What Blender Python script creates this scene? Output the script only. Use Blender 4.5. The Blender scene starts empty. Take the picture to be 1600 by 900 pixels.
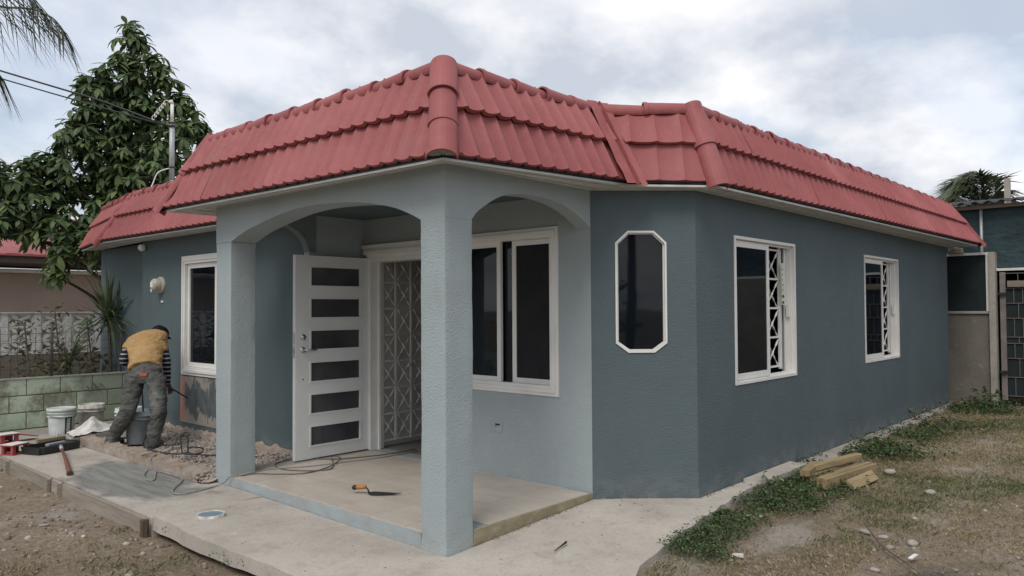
import bpy, bmesh, math, random
import numpy as np
from mathutils import Vector as V, Matrix, noise as mnoise
R = math.radians
random.seed(7); rng = np.random.default_rng(7)
scene = bpy.context.scene
col = scene.collection

# ------------------------------------------------------------------ camera, sky, sun, exposure
cam_d = bpy.data.cameras.new('camera'); cam = bpy.data.objects.new('camera', cam_d); col.objects.link(cam)
yaw, pitch, roll = 0.73316, 0.02738, -0.00562
fw = V((math.cos(yaw)*math.cos(pitch), math.sin(yaw)*math.cos(pitch), math.sin(pitch)))
rt = V((math.sin(yaw), -math.cos(yaw), 0)); up = rt.cross(fw)
r2 = rt*math.cos(roll)+up*math.sin(roll); u2 = -rt*math.sin(roll)+up*math.cos(roll)
m = Matrix((r2, u2, -fw)).transposed().to_4x4(); m.translation = V((-3.381, -3.626, 1.553))
cam.matrix_world = m
cam_d.sensor_width = 36; cam_d.lens = 36*1195.94/1600; cam_d.clip_start = .05; cam_d.clip_end = 2000
scene.camera = cam
SUN_EL, SUN_AZ = R(52), R(200)         # sun direction (azimuth counter-clockwise from +X)
sd = V((math.cos(SUN_AZ)*math.cos(SUN_EL), math.sin(SUN_AZ)*math.cos(SUN_EL), math.sin(SUN_EL)))
sun_d = bpy.data.lights.new('sun', 'SUN'); sun = bpy.data.objects.new('sun', sun_d); col.objects.link(sun)
sun_d.energy = 0.9; sun_d.angle = R(25); sun_d.color = (1, .96, .9)
sun.rotation_euler = sd.to_track_quat('Z', 'Y').to_euler()
sun.location = sd*60
scene.view_settings.view_transform = 'Standard'; scene.view_settings.look = 'None'
scene.view_settings.exposure = 0.85; scene.view_settings.gamma = 1
w = bpy.data.worlds.new('World'); scene.world = w; w.use_nodes = True
nt = w.node_tree; N = nt.nodes; L = nt.links; N.clear()
def wn(t, **k):
    n = N.new(t)
    for a, b in k.items(): setattr(n, a, b)
    return n
sky = wn('ShaderNodeTexSky', sky_type='NISHITA', sun_disc=False, sun_elevation=SUN_EL, sun_rotation=math.pi/2-SUN_AZ, dust_density=2.0)
tc = wn('ShaderNodeTexCoord'); sep = wn('ShaderNodeSeparateXYZ'); L.new(tc.outputs['Generated'], sep.inputs[0])
# flat cloud layer: direction projected on a plane overhead
mz = wn('ShaderNodeMath', operation='ADD'); mz.inputs[1].default_value = .42; 
mzx = wn('ShaderNodeMath', operation='MAXIMUM'); mzx.inputs[1].default_value = 0.0; L.new(sep.outputs['Z'], mzx.inputs[0]); L.new(mzx.outputs[0], mz.inputs[0])
dx = wn('ShaderNodeMath', operation='DIVIDE'); dy = wn('ShaderNodeMath', operation='DIVIDE')
L.new(sep.outputs['X'], dx.inputs[0]); L.new(mz.outputs[0], dx.inputs[1]); L.new(sep.outputs['Y'], dy.inputs[0]); L.new(mz.outputs[0], dy.inputs[1])
cmb = wn('ShaderNodeCombineXYZ'); L.new(dx.outputs[0], cmb.inputs[0]); L.new(dy.outputs[0], cmb.inputs[1])
n1 = wn('ShaderNodeTexNoise'); n1.inputs['Scale'].default_value = 1.15; n1.inputs['Detail'].default_value = 7; n1.inputs['Roughness'].default_value = .5; n1.inputs['Distortion'].default_value = .5
n2 = wn('ShaderNodeTexNoise'); n2.inputs['Scale'].default_value = 2.9; n2.inputs['Detail'].default_value = 9; n2.inputs['Roughness'].default_value = .54
mp = wn('ShaderNodeMapping'); mp.inputs['Location'].default_value = (3.1, 1.7, 0); L.new(cmb.outputs[0], mp.inputs[0])
L.new(mp.outputs[0], n1.inputs['Vector']); L.new(mp.outputs[0], n2.inputs['Vector'])
cov = wn('ShaderNodeValToRGB'); cov.color_ramp.elements[0].position = .30; cov.color_ramp.elements[1].position = .52
cov.color_ramp.elements[0].color = (.45, .45, .45, 1)
L.new(n1.outputs['Fac'], cov.inputs[0])
ccol = wn('ShaderNodeValToRGB'); e = ccol.color_ramp.elements
e[0].position = .41; e[0].color = (3.35, 3.65, 4.15, 1); e[1].position = .60; e[1].color = (5.7, 5.7, 5.85, 1)
L.new(n2.outputs['Fac'], ccol.inputs[0])
mx = wn('ShaderNodeMix', data_type='RGBA'); L.new(cov.outputs[0], mx.inputs['Factor']); L.new(sky.outputs[0], mx.inputs['A']); L.new(ccol.outputs[0], mx.inputs['B'])
bg = wn('ShaderNodeBackground'); bg.inputs['Strength'].default_value = .1; L.new(mx.outputs['Result'], bg.inputs['Color'])
wo = wn('ShaderNodeOutputWorld'); L.new(bg.outputs[0], wo.inputs['Surface'])

# ------------------------------------------------------------------ materials
class Mat:
    def __init__(s, name, rough=.8, spec=.3, metal=0):
        s.m = bpy.data.materials.new(name); s.m.use_nodes = True; s.t = s.m.node_tree; s.n = s.t.nodes; s.l = s.t.links
        s.b = s.n['Principled BSDF']; s.b.inputs['Roughness'].default_value = rough
        s.b.inputs['Specular IOR Level'].default_value = spec; s.b.inputs['Metallic'].default_value = metal
        s._pos = None; s.h = None
    def nd(s, t, **k):
        n = s.n.new(t)
        for a, b in k.items(): setattr(n, a, b)
        return n
    def pos(s, kind='world'):
        if kind == 'world':
            if s._pos is None: s._pos = s.nd('ShaderNodeNewGeometry').outputs['Position']
            return s._pos
        return s.nd('ShaderNodeTexCoord').outputs['Object']
    def mapped(s, scale, kind='world', loc=(0, 0, 0)):
        mp = s.nd('ShaderNodeMapping'); mp.inputs['Scale'].default_value = scale if hasattr(scale, '__len__') else (scale,)*3
        mp.inputs['Location'].default_value = loc
        s.l.new(s.pos(kind), mp.inputs[0]); return mp.outputs[0]
    def noise(s, scale, detail=4, rough=.55, kind='world', loc=(0, 0, 0), dist=0):
        n = s.nd('ShaderNodeTexNoise'); n.inputs['Scale'].default_value = 1; n.inputs['Detail'].default_value = detail
        n.inputs['Roughness'].default_value = rough; n.inputs['Distortion'].default_value = dist
        s.l.new(s.mapped(scale, kind, loc), n.inputs['Vector']); return n.outputs['Fac']
    def voro(s, scale, kind='world', feature='F1'):
        n = s.nd('ShaderNodeTexVoronoi', feature=feature); n.inputs['Scale'].default_value = 1
        s.l.new(s.mapped(scale, kind), n.inputs['Vector']); return n
    def ramp(s, fac, stops):
        n = s.nd('ShaderNodeValToRGB'); e = n.color_ramp.elements
        while len(e) < len(stops): e.new(.5)
        for i, (p, c) in enumerate(stops):
            e[i].position = p; e[i].color = (c if hasattr(c, '__len__') else (c, c, c)) + ((1,) if not hasattr(c, '__len__') or len(c) == 3 else ()) if hasattr(c, '__len__') else (c, c, c, 1)
        s.l.new(fac, n.inputs[0]); return n.outputs[0]
    def mix(s, f, a, b, mode='MIX'):
        n = s.nd('ShaderNodeMix', data_type='RGBA', blend_type=mode)
        for k, v in (('Factor', f), ('A', a), ('B', b)):
            if hasattr(v, 'is_output') or isinstance(v, bpy.types.NodeSocket): s.l.new(v, n.inputs[k])
            elif k == 'Factor': n.inputs[k].default_value = v
            else: n.inputs[k].default_value = tuple(v)+(1,)
        return n.outputs['Result']
    def math(s, op, a, b=0.0):
        n = s.nd('ShaderNodeMath', operation=op)
        for i, v in enumerate((a, b)):
            if isinstance(v, bpy.types.NodeSocket): s.l.new(v, n.inputs[i])
            else: n.inputs[i].default_value = v
        return n.outputs[0]
    def axis(s, k, kind='world'):
        n = s.nd('ShaderNodeSeparateXYZ'); s.l.new(s.pos(kind), n.inputs[0]); return n.outputs[k]
    def rnd_island(s): return s.nd('ShaderNodeNewGeometry').outputs['Random Per Island']
    def rnd_obj(s): return s.nd('ShaderNodeObjectInfo').outputs['Random']
    def color(s, c):
        if isinstance(c, bpy.types.NodeSocket): s.l.new(c, s.b.inputs['Base Color'])
        else: s.b.inputs['Base Color'].default_value = tuple(c)+(1,)
        return s
    def bump(s, h, strength=.4, dist=.01):
        n = s.nd('ShaderNodeBump'); n.inputs['Strength'].default_value = strength; n.inputs['Distance'].default_value = dist
        s.l.new(h, n.inputs['Height'])
        if s.h is not None: s.l.new(s.h, n.inputs['Normal'])
        s.h = n.outputs[0]; s.l.new(s.h, s.b.inputs['Normal']); return s
def simple(name, c, rough=.6, spec=.3, metal=0, var=.12, scale=8, kind='world', bumpS=0, bscale=60):
    M = Mat(name, rough, spec, metal)
    lo = tuple(max(0, x*(1-var)) for x in c); hi = tuple(min(1, x*(1+var)) for x in c)
    M.color(M.ramp(M.noise(scale, 5, .6, kind), [(.3, lo), (.7, hi)]))
    if bumpS: M.bump(M.noise(bscale, 3, .6, kind), bumpS, .01)
    return M.m
def stucco(name, c, bs=.55, streak=False):
    M = Mat(name, .82, .25)
    lo = tuple(x*.90 for x in c); hi = tuple(min(1, x*1.07) for x in c)
    base = M.ramp(M.noise((1.3, 1.3, .8), 6, .62), [(.28, lo), (.72, hi)])
    # grime near the ground and hand-rolled patches
    patch = M.noise((4, 4, 9), 4, .6, loc=(3, 1, 2))
    base = M.mix(M.ramp(patch, [(.55, 0.0), (.75, .22)]), base, tuple(min(1, x*1.18+.01) for x in c))
    z = M.axis('Z')
    low = M.math('MULTIPLY', M.ramp(M.math('MULTIPLY_ADD', z, -2.6) if False else M.math('MULTIPLY', z, 2.2), [(0.0, 1.0), (.55, 0.0)]), M.ramp(M.noise((6, 6, 10), 5, .65), [(.42, 0.0), (.72, .6)]))
    base = M.mix(M.ramp(M.noise((9, 9, 2.0), 6, .7, loc=(6, 2, 9)), [(.58, 0.0), (.74, .25)]), base, tuple(x*.72 for x in c))
    base = M.mix(low, base, (.30, .27, .23))
    M.color(base)
    sc = (34, 34, 80) if streak else (78, 78, 78)
    M.bump(M.noise(sc, 3, .55), bs, .012)
    M.bump(M.noise((3.2, 3.2, 3.2), 3, .5), .25, .02)
    return M.m
def woodmat(name, c, kind='object', axis=0):
    M = Mat(name, .75, .2)
    sc = [30, 30, 30]; sc[axis] = 2.2
    f = M.noise(tuple(sc), 6, .65, kind)
    base = M.ramp(f, [(.3, tuple(x*.6 for x in c)), (.55, c), (.8, tuple(min(1, x*1.25) for x in c))])
    rnd = M.rnd_obj()
    base = M.mix(M.math('MULTIPLY', rnd, .6), base, tuple(x*.5 for x in c))
    M.color(base); M.bump(f, .35, .004); return M.m

m_light = stucco('light_blue_stucco', (.345, .395, .406), .6)
m_dark = stucco('dark_blue_grey_stucco', (.104, .136, .149), .42, True)
m_mid = stucco('porch_arch_painted_shade', (.19, .225, .235), .5)  # darker copy of the light stucco: porch shade put into the colour
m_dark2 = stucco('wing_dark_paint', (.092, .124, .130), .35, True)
m_white = simple('white_frame_paint', (.74, .73, .70), .45, .4, var=.06, scale=3)
m_door = simple('door_white_aluminium', (.64, .65, .64), .38, .4, var=.05, scale=3)
m_trim = simple('white_trim', (.66, .655, .62), .5, .3, var=.06, scale=5)
m_soffit = simple('soffit_board_paint', (.60, .60, .58), .6, .3, var=.12, scale=6)
m_metal = simple('brushed_steel', (.45, .45, .45), .35, .5, .9, scale=20)
m_blackp = simple('black_plastic', (.02, .022, .023), .4, .4, scale=15)
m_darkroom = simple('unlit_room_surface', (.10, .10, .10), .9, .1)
m_plainblack = simple('plain_black', (.02, .02, .022), .7, .2)
def glassmat(name, c, rough=.04, spec=.32):
    M = Mat(name, rough, spec)
    M.color(M.ramp(M.noise(2.2, 3, .5), [(.35, tuple(x*.7 for x in c)), (.7, tuple(x*1.3 for x in c))]))
    M.bump(M.noise(1.6, 2, .5), .04, .02)
    return M.m
m_glass = glassmat('dark_window_glass', (.004, .007, .011), .03, .36)
m_dglass = glassmat('door_glass', (.058, .061, .065), .10, .4)
M = Mat('insect_screen', .8, .15); M.color(M.ramp(M.noise(5, 3), [(.3, (.018, .019, .021)), (.7, (.026, .027, .029))])); M.bump(M.noise(300, 1), .3, .002); m_screen = M.m
# roof sheet
M = Mat('red_roof_sheet', .58, .32)
f = M.noise((1.1, 1.1, 1.6), 6, .65)
base = M.ramp(f, [(.28, (.265, .072, .071)), (.55, (.34, .103, .102)), (.78, (.40, .148, .142))])
base = M.mix(M.ramp(M.noise(18, 6, .7), [(.52, 0.0), (.8, .35)]), base, (.40, .20, .195))
base = M.mix(M.math('MULTIPLY', M.rnd_obj(), .30), base, (.21, .050, .053))
base = M.mix(M.ramp(M.noise((2.2, 2.2, .9), 7, .7, loc=(7, 1, 4)), [(.56, 0.0), (.72, .4)]), base, (.30, .17, .16))
base = M.mix(M.ramp(M.noise(70, 3, .6), [(.66, 0.0), (.72, .45)]), base, (.16, .06, .06))
M.color(base); M.bump(M.noise(14, 4, .6), .12, .01); M.bump(M.noise(2.5, 2, .5), .2, .03); m_roof = M.m
m_mortar = simple('cap_mortar', (.26, .27, .24), .9, .2, scale=30, bumpS=.5)
# concrete
def concrete(name, c, wet=None, sc=1.0):
    M = Mat(name, .88, .2)
    f = M.noise((1.1*sc, 1.1*sc, 1.1*sc), 9, .68)
    base = M.ramp(f, [(.28, tuple(x*.70 for x in c)), (.52, c), (.75, tuple(min(1, x*1.22) for x in c))])
    g = M.noise(45, 4, .7)
    base = M.mix(M.ramp(g, [(.35, .35), (.5, 0.0)]), base, tuple(x*.62 for x in c))
    base = M.mix(M.ramp(M.noise(28, 6, .75, loc=(2, 6, 1)), [(.62, 0.0), (.68, .6)]), base, (.13, .11, .085))
    base = M.mix(M.ramp(M.noise((3.5, 3.5, 3.5), 8, .75, loc=(1, 5, 1)), [(.54, 0.0), (.66, .45)]), base, (.27, .215, .165))
    base = M.mix(M.ramp(M.noise(9, 7, .7, loc=(4, 2, 1)), [(.60, 0.0), (.72, .45)]), base, (.62, .60, .56))
    base = M.mix(M.ramp(M.noise((2.4, 2.4, 2.4), 6, .7, loc=(8, 3, 1)), [(.60, 0.0), (.75, .45)]), base, (.22, .18, .14))
    v = M.voro((1.05, 1.05, 1.05), feature='DISTANCE_TO_EDGE')
    d2 = M.nd('ShaderNodeMath', operation='ADD'); M.l.new(v.outputs['Distance'], d2.inputs[0]); M.l.new(M.math('MULTIPLY', M.noise(7, 4), .06), d2.inputs[1])
    base = M.mix(M.ramp(d2.outputs[0], [(.020, .16), (.030, 0.0)]), base, (.10, .09, .08))
    if wet:
        cx, cy, rx, ry = wet
        px = M.math('DIVIDE', M.math('SUBTRACT', M.axis('X'), cx), rx); py = M.math('DIVIDE', M.math('SUBTRACT', M.axis('Y'), cy), ry)
        r = M.math('SQRT', M.math('ADD', M.math('MULTIPLY', px, px), M.math('MULTIPLY', py, py)))
        r = M.math('ADD', r, M.math('MULTIPLY', M.math('SUBTRACT', M.noise(2.2, 6, .65), .5), 1.3))
        k = M.ramp(r, [(.75, .95), (1.08, 0.0)])
        trow = M.ramp(M.noise((14, 1.6, 1), 5, .6), [(.3, (.125, .130, .120)), (.7, (.255, .255, .240))])
        base = M.mix(k, base, trow)
    M.color(base)
    M.bump(M.noise(60, 5, .7), .35, .006); M.bump(M.noise(5, 4, .6), .3, .02)
    return M.m
m_walk = concrete('walkway_concrete', (.42, .38, .33), (-.42, 3.75, .55, 1.15))
m_apron = concrete('apron_concrete', (.45, .41, .36))
m_oldcon = concrete('old_concrete', (.36, .33, .29), sc=2)
m_wallcon = concrete('stained_concrete', (.17, .155, .13), sc=1.6)
M = Mat('porch_tile', .42, .4)
base = M.ramp(M.noise((6, 2.2, 3), 6, .6), [(.3, (.43, .375, .31)), (.7, (.55, .49, .42))])
base = M.mix(M.math('MULTIPLY', M.rnd_obj(), .28), base, (.40, .36, .32))
base = M.mix(M.ramp(M.noise(2.3, 7, .7), [(.5, 0.0), (.75, .4)]), base, (.33, .29, .25)); M.color(base); M.bump(M.noise(30, 3), .06, .004); m_tile = M.m
m_grout = simple('tile_grout', (.56, .54, .50), .9, .1)
M = Mat('bare_olive_concrete', .9, .2); M.color(M.ramp(M.noise((7, 7, 12), 6, .7), [(.3, (.22, .185, .115)), (.6, (.34, .30, .20)), (.8, (.45, .42, .33))])); M.bump(M.noise(40, 4, .7), .5, .01); m_olive = M.m
M = Mat('bare_render_with_paint_smears', .9, .2)
base = M.ramp(M.noise(2.6, 7, .65), [(.3, (.27, .235, .20)), (.7, (.37, .335, .295))])
yk = M.axis('Y'); zk = M.axis('Z')
sm = M.math('ADD', M.noise((3.2, 4, 2.6), 7, .68), M.math('MULTIPLY', M.math('ABSOLUTE', M.math('SUBTRACT', zk, .46)), -.62))
sm = M.math('ADD', sm, M.math('MULTIPLY', M.math('ABSOLUTE', M.math('SUBTRACT', yk, 5.25)), -.22))
base = M.mix(M.ramp(sm, [(.31, 0.0), (.35, .93)]), base, M.ramp(M.noise((9, 9, 6), 5), [(.3, (.055, .072, .076)), (.7, (.12, .14, .145))]))
red = M.math('ADD', yk, M.math('MULTIPLY', M.noise(12, 3), .12))
base = M.mix(M.ramp(M.math('SUBTRACT', red, 5.86-.9), [(.88, 0.0), (.93, .8)]), base, (.42, .20, .165))
M.color(base); M.bump(M.noise(30, 5, .7), .5, .01); m_patch = M.m
M = Mat('broken_footing', .95, .15)
base = M.ramp(M.noise((6, 6, 9), 6, .7), [(.28, (.20, .14, .105)), (.45, (.30, .245, .20)), (.62, (.37, .32, .275)), (.8, (.42, .39, .35))]); M.color(base); M.bump(M.noise(25, 5, .7), .7, .02); m_footing = M.m
# ground
M = Mat('yard_soil', .95, .1)
f = M.noise(.9, 8, .65)
base = M.ramp(f, [(.30, (.205, .160, .115)), (.5, (.30, .24, .175)), (.68, (.39, .335, .265))])
base = M.mix(M.ramp(M.noise(22, 6, .75), [(.42, .55), (.6, 0.0)]), base, (.10, .075, .05))
base = M.mix(M.ramp(M.noise(.75, 7, .6, loc=(5, 3, 0)), [(.54, 0.0), (.62, .75)]), base, M.ramp(M.noise(16, 6, .75), [(.3, (.22, .19, .155)), (.7, (.46, .42, .37))]))
base = M.mix(M.ramp(M.noise(1.1, 6, .6, loc=(1, 9, 0)), [(.55, 0.0), (.68, .5)]), base, (.10, .11, .045))
d3 = M.math('ADD', M.math('MULTIPLY', M.math('ABSOLUTE', M.math('SUBTRACT', M.axis('X'), 1.95)), 1.1), M.math('MULTIPLY', M.math('ABSOLUTE', M.math('SUBTRACT', M.axis('Y'), -1.42)), 2.6))
d3 = M.math('MULTIPLY', M.math('ADD', d3, M.math('MULTIPLY', M.noise(6, 8, .75), 1.4)), .5)
base = M.mix(M.ramp(d3, [(.50, .8), (.72, 0.0)]), base, M.ramp(M.noise(30, 5, .75), [(.3, (.26, .235, .205)), (.7, (.46, .43, .39))]))
dd = M.math('ADD', M.math('MULTIPLY', M.math('ABSOLUTE', M.math('SUBTRACT', M.axis('X'), 1.55)), 1.2), M.math('MULTIPLY', M.math('ABSOLUTE', M.math('SUBTRACT', M.axis('Y'), -2.45)), 2.0))
dd = M.math('ADD', dd, M.math('MULTIPLY', M.noise(4, 5), .9))
base = M.mix(M.ramp(M.math('MULTIPLY', dd, .5), [(.35, .8), (.575, 0.0)]), base, M.ramp(M.noise(25, 5, .8), [(.35, (.035, .033, .032)), (.7, (.16, .15, .14))]))
base = M.mix(M.ramp(M.noise(120, 3, .7), [(.56, 0.0), (.66, .55)]), base, (.44, .40, .34))
base = M.mix(M.ramp(M.noise(90, 3, .7, loc=(3, 3, 0)), [(.56, 0.0), (.68, .6)]), base, (.075, .058, .042))
M.color(base); M.bump(M.noise(110, 4, .75), .7, .008); M.bump(M.noise(28, 6, .75), .9, .02); m_soil = M.m
M = Mat('pebbles', .9, .2); r = M.rnd_island(); M.color(M.ramp(r, [(0, (.13, .10, .08)), (.6, (.22, .18, .145)), (.92, (.33, .29, .25)), (1, (.52, .49, .45))])); M.bump(M.noise(60, 3), .4, .01); m_pebble = M.m
M = Mat('rubble', .95, .15); r = M.rnd_island(); M.color(M.mix(.4, M.ramp(r, [(0, (.19, .16, .135)), (.5, (.33, .29, .25)), (.95, (.43, .39, .35)), (1, (.34, .20, .16))]), M.ramp(M.noise(30, 5, .7), [(.3, (.16, .13, .10)), (.7, (.46, .41, .36))]))); M.bump(M.noise(50, 4), .6, .01); m_rubble = M.m
m_whitestone = simple('pale_limestone', (.33, .305, .265), .9, .2, var=.25, scale=25, bumpS=.6, bscale=45)
M = Mat('grass_blades', .8, .15); r = M.rnd_island()
dry = M.ramp(r, [(0, (.18, .135, .075)), (.5, (.30, .245, .145)), (1, (.43, .365, .235))]); grn = M.ramp(r, [(0, (.06, .085, .03)), (.6, (.11, .135, .05)), (1, (.19, .19, .085))])
M.color(M.mix(M.ramp(M.noise(.8, 5, .6, loc=(2, 7, 0)), [(.44, 0.0), (.62, .95)]), dry, grn)); m_grass = M.m
M = Mat('weed_leaves', .6, .3); r = M.rnd_island(); M.color(M.ramp(r, [(0, (.022, .042, .016)), (.6, (.050, .085, .030)), (.93, (.10, .14, .05)), (1, (.20, .21, .08))])); m_weed = M.m
def leafmat(name, stops, rough=.42, tr=.25, kind='obj'):
    M = Mat(name, rough, .4); r = M.rnd_obj() if kind == 'obj' else M.rnd_island()
    c = M.ramp(r, stops)
    c = M.mix(M.ramp(M.noise(.9, 3), [(.5, 0.0), (.72, .5)]), c, (.10, .15, .035)); M.color(c)
    t = M.nd('ShaderNodeBsdfTranslucent'); M.l.new(c, t.inputs[0]); ms = M.nd('ShaderNodeMixShader'); ms.inputs[0].default_value = tr
    M.l.new(M.b.outputs[0], ms.inputs[1]); M.l.new(t.outputs[0], ms.inputs[2]); M.l.new(ms.outputs[0], M.n['Material Output'].inputs[0]); return M.m
lst = [(0, (.05, .085, .04)), (.5, (.10, .152, .066)), (.88, (.145, .205, .08)), (1, (.21, .25, .09))]
m_leaf = leafmat('broad_tree_leaf', lst, .5, .35); m_leafs = leafmat('broad_tree_leaf_mass', lst, .5, .35, 'isl')
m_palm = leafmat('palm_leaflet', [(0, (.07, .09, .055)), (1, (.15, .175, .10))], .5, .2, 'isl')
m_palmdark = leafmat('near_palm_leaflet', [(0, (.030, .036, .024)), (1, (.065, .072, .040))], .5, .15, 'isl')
m_spike = leafmat('spiky_plant_leaf', [(0, (.05, .085, .04)), (.7, (.11, .15, .07)), (1, (.25, .26, .13))], .5, .2, 'isl')
m_dryvine = leafmat('dry_vine_leaf', [(0, (.045, .045, .022)), (.5, (.07, .085, .03)), (1, (.17, .12, .07))], .7, .2, 'isl')
m_bark = simple('tree_bark', (.14, .11, .085), .95, .1, var=.4, scale=18, bumpS=.8)
# green block wall
M = Mat('green_painted_block', .9, .15)
f = M.noise(2.4, 7, .7)
base = M.ramp(f, [(.28, (.36, .43, .31)), (.5, (.54, .635, .49)), (.75, (.62, .69, .57))])
base = M.mix(M.ramp(M.noise(1.5, 7, .68, loc=(3, 3, 3)), [(.50, 0.0), (.60, .85)]), base, M.ramp(M.noise(15, 5), [(.3, (.13, .12, .095)), (.7, (.28, .25, .205))]))
xr = M.math('ADD', M.axis('X'), M.math('MULTIPLY', M.noise(4, 5), .5)); base = M.mix(M.ramp(M.math('SUBTRACT', xr, .05), [(.62, 0.0), (.78, .60)]), base, (.17, .175, .125))
M.color(M.mix(M.math('MULTIPLY', M.rnd_obj(), .15), base, (.22, .26, .18))); M.bump(M.noise(45, 5, .7), .6, .01); m_gblock = M.m
m_gmortar = simple('block_mortar', (.17, .18, .135), .95, .1, scale=20)
m_breeze = simple('white_breeze_block', (.60, .60, .58), .85, .2, var=.25, scale=12)
m_beige = simple('beige_house_paint', (.285, .225, .185), .85, .2, var=.10, scale=1.2)
m_brownfascia = simple('brown_fascia', (.10, .085, .075), .8, .2)
m_wire = simple('rusty_wire', (.12, .095, .075), .7, .3, .3, scale=30)
m_screenwall = simple('shade_screen_dark', (.022, .030, .032), .85, .15, var=.2, scale=3)
M = Mat('green_shade_tarp', .75, .2); M.color(M.ramp(M.noise(1.8, 5, .6), [(.3, (.026, .044, .050)), (.7, (.045, .072, .080))])); M.bump(M.noise((2, 4, 6), 3, .5), .8, .06); m_tarp = M.m
m_weatherwood = woodmat('weathered_timber', (.28, .24, .19), 'object', 1)
m_lumber = woodmat('yellow_lumber', (.36, .275, .155), 'object', 0)
m_form = woodmat('stained_form_board', (.36, .315, .26), 'object', 1)
m_lid = simple('blue_grey_lid', (.16, .22, .27), .5, .3, var=.2, scale=14)
m_bucketw = simple('white_bucket_plastic', (.52, .56, .53), .45, .35, var=.15, scale=14)
m_bucketd = simple('dirty_bucket_plastic', (.47, .45, .41), .7, .2, var=.45, scale=16)
m_bucketg = simple('grey_bucket_plastic', (.25, .275, .295), .5, .3, var=.15, scale=14)
m_label = simple('dark_green_label', (.025, .06, .045), .5, .3)
m_print = simple('white_print', (.75, .76, .74), .6, .2)
m_red = simple('red_plastic', (.33, .065, .07), .5, .35, var=.2, scale=12)
m_whitelid = simple('white_sheet', (.62, .60, .57), .8, .2, var=.12, scale=8)
m_cable = simple('pale_grey_cable', (.25, .24, .22), .6, .3, var=.2, scale=20)
m_cabled = simple('brown_grey_cable', (.13, .12, .11), .6, .3)
m_beigep = simple('beige_meter_case', (.46, .43, .35), .5, .3, var=.15, scale=20)
m_galv = simple('galvanised_pipe', (.40, .42, .43), .5, .4, .3, var=.15, scale=12)
m_stake = woodmat('brown_stake_wood', (.17, .115, .085), 'object', 2)
m_handle = woodmat('tool_handle_wood', (.24, .10, .065), 'object', 1)
m_orange = woodmat('trowel_handle_wood', (.50, .23, .06), 'object', 0)
m_steel = simple('dark_blade_steel', (.055, .055, .06), .4, .5, .6, scale=20)
# person
m_skin = simple('dark_skin', (.075, .045, .032), .6, .3, scale=20)
M = Mat('mustard_shirt', .9, .1); M.color(M.ramp(M.noise(5, 6, .6), [(.3, (.33, .205, .085)), (.7, (.43, .285, .135))])); M.bump(M.noise((9, 9, 16), 4, .6), .9, .04); m_shirt = M.m
M = Mat('grey_jeans', .9, .1)
base = M.ramp(M.noise(5, 6, .65), [(.3, (.065, .067, .063)), (.55, (.115, .116, .108)), (.75, (.215, .212, .195))])
v = M.voro(22); base = M.mix(M.ramp(M.math('ADD', v.outputs['Distance'], M.math('MULTIPLY', M.noise(3.5, 3), .6)), [(.32, .8), (.36, 0.0)]), base, (.42, .41, .38))
M.color(base); M.bump(M.noise((8, 8, 18), 4, .6), 1.0, .04); m_jeans = M.m
M = Mat('striped_sleeve', .9, .1); s_ = M.math('SINE', M.math('MULTIPLY', M.axis('Z'), 2*math.pi/.052)); M.color(M.ramp(s_, [(.55, (.022, .026, .042)), (.72, (.42, .41, .43))])); m_sleeve = M.m
m_cap = simple('black_cap', (.012, .012, .015), .9, .1); m_shoe = simple('brown_boot', (.07, .05, .035), .8, .2); m_shoe2 = simple('grey_boot', (.20, .185, .16), .85, .2, var=.3, scale=20)
m_patchl = simple('orange_waist_patch', (.45, .11, .05), .7, .2)

# ------------------------------------------------------------------ mesh builder
ORG = {}
def tag(o, label=None, cat=None, group=None, kind=None):
    if label: o['label'] = label
    if cat: o['category'] = cat
    if group: o['group'] = group
    if kind: o['kind'] = kind
    return o
def thing(name, loc, label, cat, group=None):
    o = bpy.data.objects.new(name, None); col.objects.link(o); o.location = loc; o.empty_display_size = .2
    ORG[o.name] = V(loc); return tag(o, label, cat, group)
def link(name, mesh, parent=None, loc=None, rot=None):
    o = bpy.data.objects.new(name, mesh); col.objects.link(o)
    if parent is not None: o.parent = parent
    if loc is not None: o.location = loc
    if rot is not None: o.rotation_euler = rot
    return o
def frames(pts):
    T = []
    for i in range(len(pts)):
        a = pts[max(0, i-1)]; b = pts[min(len(pts)-1, i+1)]; T.append((b-a).normalized())
    n = T[0].orthogonal().normalized(); out = []
    for t in T:
        n = (n-t*n.dot(t)); n = n.normalized() if n.length > 1e-6 else t.orthogonal().normalized()
        out.append((t, n, t.cross(n)))
    return out
def spline(P, k=8):
    P = [V(p) for p in P]; out = []
    for i in range(len(P)-1):
        p0 = P[max(0, i-1)]; p1 = P[i]; p2 = P[i+1]; p3 = P[min(len(P)-1, i+2)]
        for j in range(k):
            t = j/k; out.append(.5*((2*p1)+(p2-p0)*t+(2*p0-5*p1+4*p2-p3)*t*t+(3*p1-p0-3*p2+p3)*t**3))
    out.append(P[-1]); return out
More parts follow.
